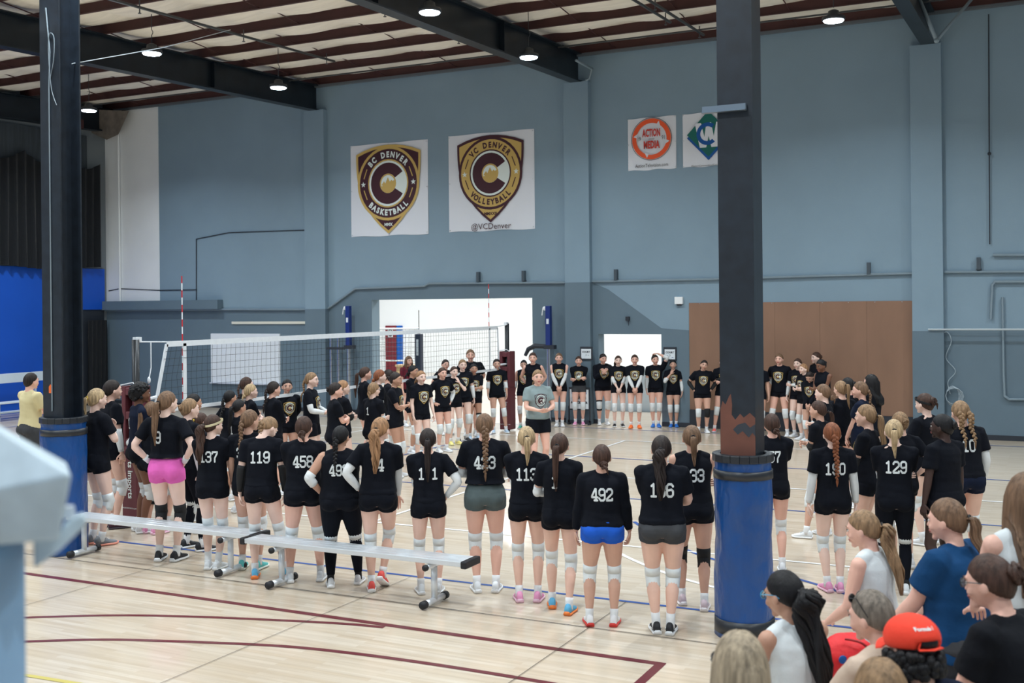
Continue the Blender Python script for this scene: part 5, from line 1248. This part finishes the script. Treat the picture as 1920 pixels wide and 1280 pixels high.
p(538, 710, 905, 160, 'dark-haired girl in long-sleeved crest shirt facing the camera, front left', hc='K', hair='bun', skin='t', shirt='long', arms=('back', 'back'), crestf=True, shoes='k', head=(-12, 0, 0))
p(583, 697, None, 105, 'blonde girl with braid and white sleeves holding her hands before her', ht=1.72, hc='M', hair='braid', arms=('held', 'held'), sl=('W', 'W'), crestf=True, knee=('', ''), skin='p', sh='mid')
p(628, 716, None, 80, 'girl with dark bun hidden behind the strawberry blonde with folded arms', ht=1.66, hc='D', hair='bun', skin='r', arms=('crossA', 'crossB'))
p(642, 712, None, 70, 'strawberry blonde with ponytail, folded arms and a black elbow pad', ht=1.64, hc='S', hair='pony', skin='p', arms=('crossA', 'crossB'), sl=('k', 'k'))
p(569, 779, 1093, 3, 'girl number 458 with messy low bun behind the left bench', hc='N', hair='lowbun', num='458', arms=('front', 'front'), g=1.14, leg='w', shoes='w', hem=.93, head=(-18, 0, 0), skin='r')
p(638, 797, 1102, 6, 'sleeveless girl number 493 with black braid, black leggings and white knee pads', hc='K', hair='braid', num='493', shirt='vest', sh='leg', skin='o', g=1.28, arms=('hips', 'front'), sl=('w', ''), leg=((.11, -.02), (.17, .10)), shoes='w', head=(-22, 0, 0), hem=.93, extra=('ksock',))
p(713, 781, 1110, 8, 'girl number 4 with long wavy strawberry ponytail, hand on hip, red shoes', hc='S', hair='wavy', num=' 4', arms=('hips', 'knee'), sl=('W', 'W'), leg=((.07, -.02), (.02, .10, .14, -.5)), shoes='r', head=(-20, 0, 0), hem=.95, g=1.05, tilt=2)
p(802, 802, 1115, 0, 'girl number 11 with dark straight ponytail, hand on hip, right of the red-shoed girl', hc='D', hair='longpony', num='1 1', arms=('front', 'hips'), sl=('w', 'W'), shoes='w', hem=.94, skin='f')
p(908, 774, 1112, 0, 'girl number 423 in grey shorts with brown braid hanging down her back', hc='L', hair='longbraid', num='423', arms=('held', 'held'), sl=('w', 'w'), shc='g', shoes='w', hem=1.0, g=1.12, skin='r')
p(987, 798, 1130, 2, 'girl number 113 with fine blonde ponytail and pink shoes', hc='B', hair='pony', num='113', arms=('crossA', 'crossB'), sl=('w', 'w'), shoes='p', hem=.96)
p(1049, 811, 1148, 8, 'girl with brown ponytail and multicoloured orange and blue shoes', hc='N', hair='longpony', num='1 ', arms=('held', 'crossB'), sl=('w', ''), shoes='c', leg='v', hem=.92)
p(1128, 832, 1175, 0, 'girl number 492 in long-sleeved shirt and bright blue shorts', hc='N', hair='lowbun', num='492', shirt='long', shc='b', shoes='R', arms=('down', 'down'), hem=.93, g=1.15, leg=((.13, .0), (.10, 0)), skin='t')
p(1240, 815, 1190, 0, 'girl number 136 with dark ponytail, grey shorts and black shoes', hc='D', hair='wavy', num='136', arms=('crossA', 'held'), sl=('k', ''), shc='q', shoes='k', hem=.95, g=1.15, leg='c', extra=('swoosh',), sock=.20)
p(1297, 796, 1141, -5, 'girl number 133 in sleeveless hooded top with black knee pads by the right column', hc='L', hair='pony', num='133', shirt='vest', knee=('k', 'k'), sl=('', 'k'), arms=('crossA', 'crossB'), shoes='l', g=1.1, hem=.90, leg='v', skin='t')
p(1447, 774, 1075, -12, 'girl number 57 with low braid bun standing just behind the right column', hc='N', hair='lowbun', num='57', arms=('front', 'front'), hem=.86, skin='r')
# --- right arc
p(1560, 791, 1112, -15, 'red-haired girl number 190 with long braid and white arm sleeves', hc='R', hair='longbraid', num='190', skin='p', arms=('down', 'down'), sl=('W', 'W'), hem=.90, leg='c', shoes='p')
p(1625, 757, 1075, -75, 'girl with blond ponytail and folded arms, black elbow pad, behind number 190', hc='M', hair='longpony', skin='f', arms=('crossA', 'crossB'), sl=('k', 'k'), crestf=True)
p(1535, 750, 1008, -70, 'brunette with low ponytail facing left, white shoe with dark stripe forward', hc='N', hair='sidepony', arms=('crossA', 'crossB'), sl=('k', ''), skin='t', leg='W', shoes='w')
p(1676, 785, 1115, -8, 'blonde number 129 in black leggings with white knee pads', hc='B', hair='pony', num='129', sh='leg', arms=('crossA', 'front'), sl=('w', 'w'), skin='p', shoes='w', hem=.92, g=1.04, sock=.3, extra=('ksock',))
p(1688, 771, 1068, -30, 'blonde with pinned hair hidden behind number 129', hc='M', hair='bun', skin='f', arms=('hips', 'hips'), shoes='w')
p(1735, 736, 1024, -55, 'tall girl with black headband and bun facing left at right of the hall', hc='N', hair='messbun', extra=('headband',), skin='p', arms=('held', 'held'), sl=('h', ''), shoes='w', hem=.92, g=1.08)
p(1768, 775, 1120, -50, 'dark-skinned girl with short black hair in an all-black outfit', hc='K', hair='bun', skin='d', arms=('down', 'down'), knee=('', ''), sh='mid', hem=.88, g=1.05, head=(20, 0, 0))
p(1800, 750, 1075, -25, 'girl number 10 with braided crown, white long sleeves and navy shorts', hc='M', hair='twobraids', num='10', arms=('relax', 'relax'), sl=('W', 'W'), shc='n', hem=.94, lean=8, g=1.05, skin='f')
p(1544, 719, None, -70, 'girl with brown low bun facing left before the far right group', ht=1.66, hc='L', hair='lowbun', skin='p', arms=('crossA', 'crossB'))
p(1577, 713, None, -40, 'girl with highlighted high ponytail in the right cluster', ht=1.66, hc='M', hair='hipony', skin='f', arms=('crossA', 'crossB'))
p(1590, 707, None, -60, 'girl with smooth black hair at the back of the right cluster', ht=1.64, hc='K', hair='bun', skin='r', arms=('relax', 'relax'))
p(1614, 714, None, -80, 'fair girl with yellow-tied braid in navy hooded top facing left', ht=1.68, hc='L', hair='braid', skin='r', sc='n', arms=('front', 'front'), sl=('', 'W'), hem=.86, g=1.12)
p(1634, 701, None, -65, 'girl with very long loose black hair at the back of the right cluster', ht=1.68, hc='K', hair='long', skin='r', arms=('crossA', 'crossB'), sl=('', 'w'))
# --- far right group facing the camera
p(1461, 662, 820, 195, 'girl with ponytail over her shoulder just right of the tall column', hc='L', hair='sidepony', crestf=True, arms=('back', 'back'), leg='w', skin='r', sl=('', 'h'))
p(1496, 671, 822, 205, 'slim girl with white sleeves left of the far right group', hc='N', hair='bun', crestf=True, arms=('crossA', 'relax'), sl=('W', 'W'), skin='p')
p(1507, 681, 828, 230, 'strawberry blonde facing left in the far right group', hc='S', hair='lowbun', skin='p', arms=('crossA', 'crossB'), crestf=True)
p(1516, 693, 838, 200, 'girl with braided black hair looking down, crest shirt, far right group', hc='D', hair='twobraids', crestf=True, shirt='long', arms=('front', 'front'), head=(0, -35, 0), skin='t')
p(1531, 659, None, 240, 'tall pale girl with brown hair at the very back of the far right group', ht=1.71, hc='N', hair='bun', skin='p', arms=('relax', 'relax'))
p(1538, 672, None, 225, 'dark-skinned sleeveless girl with black bun, far right group', ht=1.68, hc='K', hair='bun', skin='b', shirt='vest', arms=('crossA', 'crossB'), head=(0, -15, 0))
p(1421, 672, 820, 190, 'player almost hidden behind the right column with a white sleeve raised', hc='D', hair='bun', skin='t', arms=('down', 'head'), sl=('', 'W'))
# --- far row along the back wall
p(1322, 674, 814, 172, 'girl with tilted head and hands on hips before the brown panel', hc='D', hair='lowbun', crestf=True, skin='t', arms=('hips', 'hips'), g=1.12, knee=('k', 'w'), sl=('K', 'K'), head=(0, 0, -12), sc='k', shoes='w', leg='n', tilt=-2)
p(1356, 668, 812, 178, 'girl with folded black-sleeved arms and coral shoes next to the tall right column', hc='L', hair='pony', crestf=True, skin='r', arms=('crossA', 'chest'), sl=('K', 'K'), leg='r', shoes='q')
p(1262, 674, 803, 180, 'girl with hand to her mouth and blue shoes at the row end by the sign', hc='K', hair='bun', crestf=True, skin='t', arms=('relax', 'mouth'), sl=('h', 'w'), shoes='b', leg='c')
p(1227, 664, 803, 178, 'girl with one hand on her head and blue shoes in the back row', hc='D', hair='bun', crestf=True, skin='r', arms=('head', 'relax'), sl=('w', 'h'), shoes='b', leg='c', head=(12, 0, 6))
p(1190, 664, 805, 180, 'girl with orange shoes and clasped white-sleeved hands in the back row', hc='N', hair='bun', crestf=True, skin='r', arms=('front', 'front'), sl=('W', 'W'), shoes='o')
p(1159, 666, 803, 176, 'girl with braid over shoulder, white elbow pads and black shoes in the back row', hc='N', hair='sidepony', crestf=True, skin='p', arms=('front', 'front'), sl=('w', 'w'), shoes='k', g=.97)
p(1131, 662, 799, 170, 'girl with curly bun clasping her hands at her chest in the back row', hc='D', hair='messbun', crestf=True, skin='r', shirt='long', arms=('chest', 'chest'), g=1.18, knee=('w', 'B'), head=(10, -8, 0))
p(1085, 667, 799, 182, 'girl with folded arms, grey shorts and pink shoes in the back row', hc='N', hair='bun', crestf=True, skin='r', shirt='long', arms=('crossA', 'crossB'), shc='q', shoes='p', hem=.97, leg='n')
p(1048, 661, 802, 181, 'sleeveless girl with white arm sleeves and clasped hands, back row left', hc='L', hair='bun', crestf=True, skin='r', shirt='vest', arms=('front', 'front'), sl=('W', 'W'), leg='c')
p(999, 660, None, 184, 'tall girl with brown hair directly behind the coach by the post', ht=1.72, hc='N', hair='bun', skin='r', shirt='vest', arms=('back', 'back'))
p(982, 674, 806, 186, 'sleeveless dark-haired girl with green shoes right of the far net post', hc='K', hair='bun', crestf=True, skin='t', shirt='vest', arms=('relax', 'down'), sl=('', 'w'), shoes='G')
p(1008, 692, None, 158, 'coach in grey crest tee and black shorts at the centre of the ring, hands together', ht=1.72, hc='M', hair='lowbun', skin='r', sc='G', crestf=True, arms=('held', 'held'), shc='k', sh='mid', knee=('', ''), hem=.93, crk=[m_mar2, m_mar2, m_wp, m_mar2], head=(-10, 0, 0), g=1.06)
p(931, 672, 814, 172, 'girl in crest tee with one leg forward left of the far net post', hc='D', hair='bun', crestf=True, skin='t', arms=('relax', 'relax'), sl=('w', 'w'), leg='l', shoes='s', hem=.86)
p(882, 654, None, 176, 'tall broad older woman in black tee behind the left crest group', ht=1.82, hc='L', hair='bun', skin='r', arms=('back', 'back'), g=1.25, knee=('', ''), sh='bermuda')
p(888, 681, 826, 168, 'girl with folded arms and black and white knee pad in the left crest group', hc='K', hair='bun', crestf=True, skin='o', arms=('crossA', 'crossB'), sl=('w', 'w'), knee=('B', 'w'), shoes='s')
p(867, 673, 830, 165, 'blonde in crest tee with white elbow sleeve in the left crest group', hc='M', hair='bun', crestf=True, skin='p', arms=('down', 'down'), sl=('h', ''), shoes='k', leg='n', ht=None)
p(851, 686, 836, 155, 'girl touching her chin with yellow shoes in the left crest group', hc='N', hair='bun', crestf=True, skin='p', arms=('mouth', 'relax'), shoes='y', g=.95)
p(835, 673, None, 160, 'dark-haired girl at the back of the left crest group', ht=1.60, hc='D', hair='bun', skin='r', arms=('back', 'back'))
p(829, 688, 850, 150, 'girl with brown ponytail, hand on hip and white sleeves, front of the left crest group', hc='N', hair='pony', crestf=True, skin='r', arms=('hips', 'hips'), sl=('W', 'W'), shoes='w')
p(789, 694, None, 150, 'red-haired girl beside the black-haired girl in the middle left', ht=1.62, hc='S', hair='lowbun', crestf=True, skin='p', arms=('relax', 'relax'), g=.95)
p(774, 684, 853, 115, 'black-haired girl in long tee with clasped hands in the middle left', hc='K', hair='lowbun', crestf=True, skin='o', arms=('front', 'front'), hem=.84, leg='c')
p(766, 667, None, 150, 'person in maroon shirt with hand at the mouth before the wall opening', ht=1.60, hc='L', hair='long', skin='r', sc='m', arms=('mouth', 'relax'), knee=('', ''))
p(741, 697, None, 110, 'olive-skinned girl with folded arms and crest tee right of the redhead', ht=1.68, hc='D', hair='bun', skin='o', crestf=True, arms=('crossA', 'crossB'))
p(728, 692, None, 85, 'dark-haired girl between the redhead and the olive-skinned girl', ht=1.66, hc='D', hair='bun', skin='r', crestf=True, arms=('relax', 'relax'), sl=('', 'v'))
p(711, 692, None, 80, 'red-haired girl with pulled-back hair, white lower sleeve', ht=1.70, hc='R', hair='lowbun', skin='p', arms=('relax', 'down'), sl=('w', 'W'))
p(700, 716, None, 50, 'blonde with curled bun and glasses in front of the redhead', ht=1.60, hc='M', hair='lowbun', skin='p', extra=('glasses',), arms=('crossA', 'crossB'), num='1', sl=('', 'w'))
p(684, 687, None, 75, 'tall girl with long dark ponytail at the left of the middle cluster', ht=1.70, hc='N', hair='longpony', skin='r', arms=('crossA', 'crossB'), sl=('', 'w'), hem=.84)
p(57, 698, None, 60, 'man in pale yellow tee standing behind the left column', ht=1.80, hc='D', hair='short', skin='r', sc='y', man=1, arms=('reach', 'reach'), sh='bermuda', shc='q', knee=('', ''), g=1.1)
# --- spectators on the white benches
SP_ = dict(knee=('', ''), shoes='w')
p(1615, 957, None, -62, 'blonde spectator in white sleeveless ruffled top sitting before the players', loc=6.5, ht=1.60, seat=.60, hc='M', hair='wavy', skin='r', shirt='vest', sc='w', sh='short', shc='w', arms=('lapc', 'lapc'), lean=6, head=(12, -5, 0), **SP_)
p(1775, 935, None, -62, 'large spectator in dark blue tee with brown ponytail and hands in her lap', loc=6.0, ht=1.70, seat=.70, hc='L', hair='longpony', skin='r', sc='u', shc='q', sh='bermuda', arms=('lapc', 'lapc'), g=1.35, lean=4, head=(8, -2, 0), hem=.86, **SP_)
p(1467, 1070, None, -42, 'spectator with very long black ponytail, blue glasses and white tank top', loc=5.2, ht=1.62, seat=.56, hc='K', hair='wavy', hbig=1.5, skin='o', shirt='vest', sc='w', shc='q', arms=('lap', 'lap'), extra=('glasses', 'blue'), lean=8, head=(10, -4, 0), **SP_)
p(1630, 1107, None, -55, 'spectator with smooth grey-brown hair and sunglasses pushed up on her head', loc=4.9, ht=1.66, seat=.66, hc='H', hair='lowbun', skin='r', sc='c', arms=('lap', 'lap'), extra=('sung',), lean=4, head=(6, -6, 0), **SP_)
p(1708, 1158, None, -38, 'spectator wearing a backwards-strapped bright red cap over dark curls', loc=4.1, ht=1.60, seat=.60, hc='K', hair='capcurly', skin='t', sc='n', arms=('lap', 'lap'), extra=('cap',), lean=4, head=(0, -4, 0), **SP_)
p(1852, 1040, None, -62, 'spectator with messy brown bun and dark glasses in a black tee, right edge', loc=4.5, ht=1.66, seat=.78, hc='N', hair='messbun', skin='r', sc='x', arms=('lap', 'lap'), extra=('glasses',), lean=16, head=(6, 6, 0), g=1.15, **SP_)
p(1388, 1187, None, -25, 'blond long-haired spectator seen from behind at the bottom beside the padded column', loc=3.7, ht=1.64, seat=.72, hc='A', hair='curtain', skin='r', sc='l', arms=('lap', 'lap'), head=(0, 0, 0), extra=('glasses',), **SP_)
p(1652, 1238, None, -20, 'blond spectator whose head top shows at the bottom edge, below the red cap', loc=3.7, ht=1.62, seat=.62, hc='M', hair='curtain', skin='r', sc='l', arms=('lap', 'lap'), **SP_)
p(1928, 888, None, -28, 'spectator with long straight brown hair cut off by the right edge', loc=5.15, ht=1.78, seat=1.04, hc='L', hair='curtain', skin='r', shirt='vest', sc='w', arms=('lap', 'lap'), **SP_)
for r in PEOPLE: 
    if 'cap' in r:
        hl = r['hl']; R = r['B'].hR; o = r['o']; q = MB()
        R2 = R
        q.ell(hl(0, -.004, .038), (.098, .116, .092), R=R, nu=28, nv=16, fn=lambda d, p: Vector((p.x, p.y, max(p.z, -.028 + (.030 if d.y < -.8 and abs(d.x) < .45 else 0)))))
        co = q.obj('cap', mat('cap_red', (238, 62, 38), .8, bump=.2, bscale=50), o, smooth=True)
        q = MB(); q.rings([[hl(x, .085 + (.085*math.cos(x*15)) , .012 - 3.2*x*x + dz) for x in [(-.085 + .17*i/12) for i in range(13)]] + [hl(x, .07, .02 - 3.2*x*x + dz) for x in [(.085 - .17*i/12) for i in range(13)]] for dz in (0, .005)]); q.obj('cap_brim', MATS['cap_red'], co)
        q = MB(); q.tube([hl(math.cos(a)*.012, -.117, .028 + math.sin(a)*.0) for a in (0, .1)], .001, n=4) if False else None
        q.tube([hl(.045*math.cos(a), -.112 + .012*abs(math.cos(a)), .012 + .038*math.sin(a)) for a in [PI*k/10 for k in range(11)]], .004, n=6); q.tube([hl(-.05, -.106, .010), hl(0, -.121, .008), hl(.05, -.106, .010)], [(.003, .011)]*3, n=6); q.obj('cap_strap', MATS['cap_red'], co)
        q = MB(); q.ell(hl(0, -.102, .030), (.040, .016, .026), R=R, nu=14, nv=8); q.obj('cap_opening_hair', m_hair('K'), co, smooth=True)
        q = MB()
        def onc(x, z): return hl(x, -.004 - .1175*math.sqrt(max(0, 1-(x/.098)**2-((z-.038)/.092)**2)), z)
        for vs_, fs_, mi, ly in T2('Formula 1', -.012, 0, .013, 0, 0, bold=.0006): q.add([onc(x, .078+y) for x, y in vs_], fs_, 0)
        q.obj('cap_lettering', m_wp, co)
finish_people()
# what the spectators sit on
m_seat = mat('bench_white', (200, 213, 224), .45, nscale=2, namt=.05)
SN = ['blonde in the white top', 'large spectator in dark blue', 'spectator with the very long black ponytail', 'spectator with sunglasses on her head', 'spectator in the red cap', 'spectator with the messy bun', 'long-haired spectator by the padded column', 'blond spectator at the bottom edge', 'spectator at the right edge']
k = 0
for r in PEOPLE:
    if r['seat'] is None: continue
    zt_ = r['P'].z + .812*r['s'] - .012*(r['B'].g > 1.2)*4; e = tag(empty('bleacher_seat', (r['P'].x, r['P'].y, 0), r['o'].rotation_euler[2]), 'white plank seat under the ' + SN[k], 'seat', 'white seats of the spectators'); k += 1
    q = MB(); q.box((-.24, -.20, zt_-.05), (.24, .13, zt_)); q.obj('seat_plank', m_seat, e, bevel=.01)
    for sx in (-1, 1): q = MB(); q.box((sx*.2-.02, -.18, 0), (sx*.2+.02, -.14, zt_-.05)); q.box((sx*.2-.02, .06, 0), (sx*.2+.02, .10, zt_-.05)); q.box((sx*.2-.02, -.14, .2), (sx*.2+.02, .06, .24)); q.obj('leg', m_alu, e)
q = MB(); q.box((-1.20, 5.60, 0), (-.80, 6.0, .80)); tag(q.obj('riser_block', m_seat, bevel=.015), 'white block under the red bag between the spectators', 'block')
bc = Vector((-1.0, 5.79, .915)); q = MB()
q.ell((0, 0, 0), (.15, .11, .125), nu=24, nv=16, fn=lambda d, v: v*(1 + .10*noise.noise(d*2.5) + .04*noise.noise(d*7)) * (1 if d.z > -.7 else .95))
bo = tag(q.obj('drawstring_bag', mat('bag_red', (222, 34, 40), .6, bump=.5, bscale=9, dist=.03), smooth=True), 'bright red soft drawstring bag with a small round blue badge', 'bag'); bo.location = bc; bo.rotation_euler = (0, -.2, .6)
q = MB(); q.ell((-.06, -.100, .04), (.022, .006, .022), nu=14, nv=6); q.obj('badge', m_bu, bo, smooth=True)
q = MB(); q.tube(smooth([(-.02, -.08, .13), (.05, -.11, .10), (.10, -.09, .02), (.09, -.08, -.08)]), .006, n=6); q.obj('drawstring', mat('bag_cord', (150, 24, 30), .6), bo)
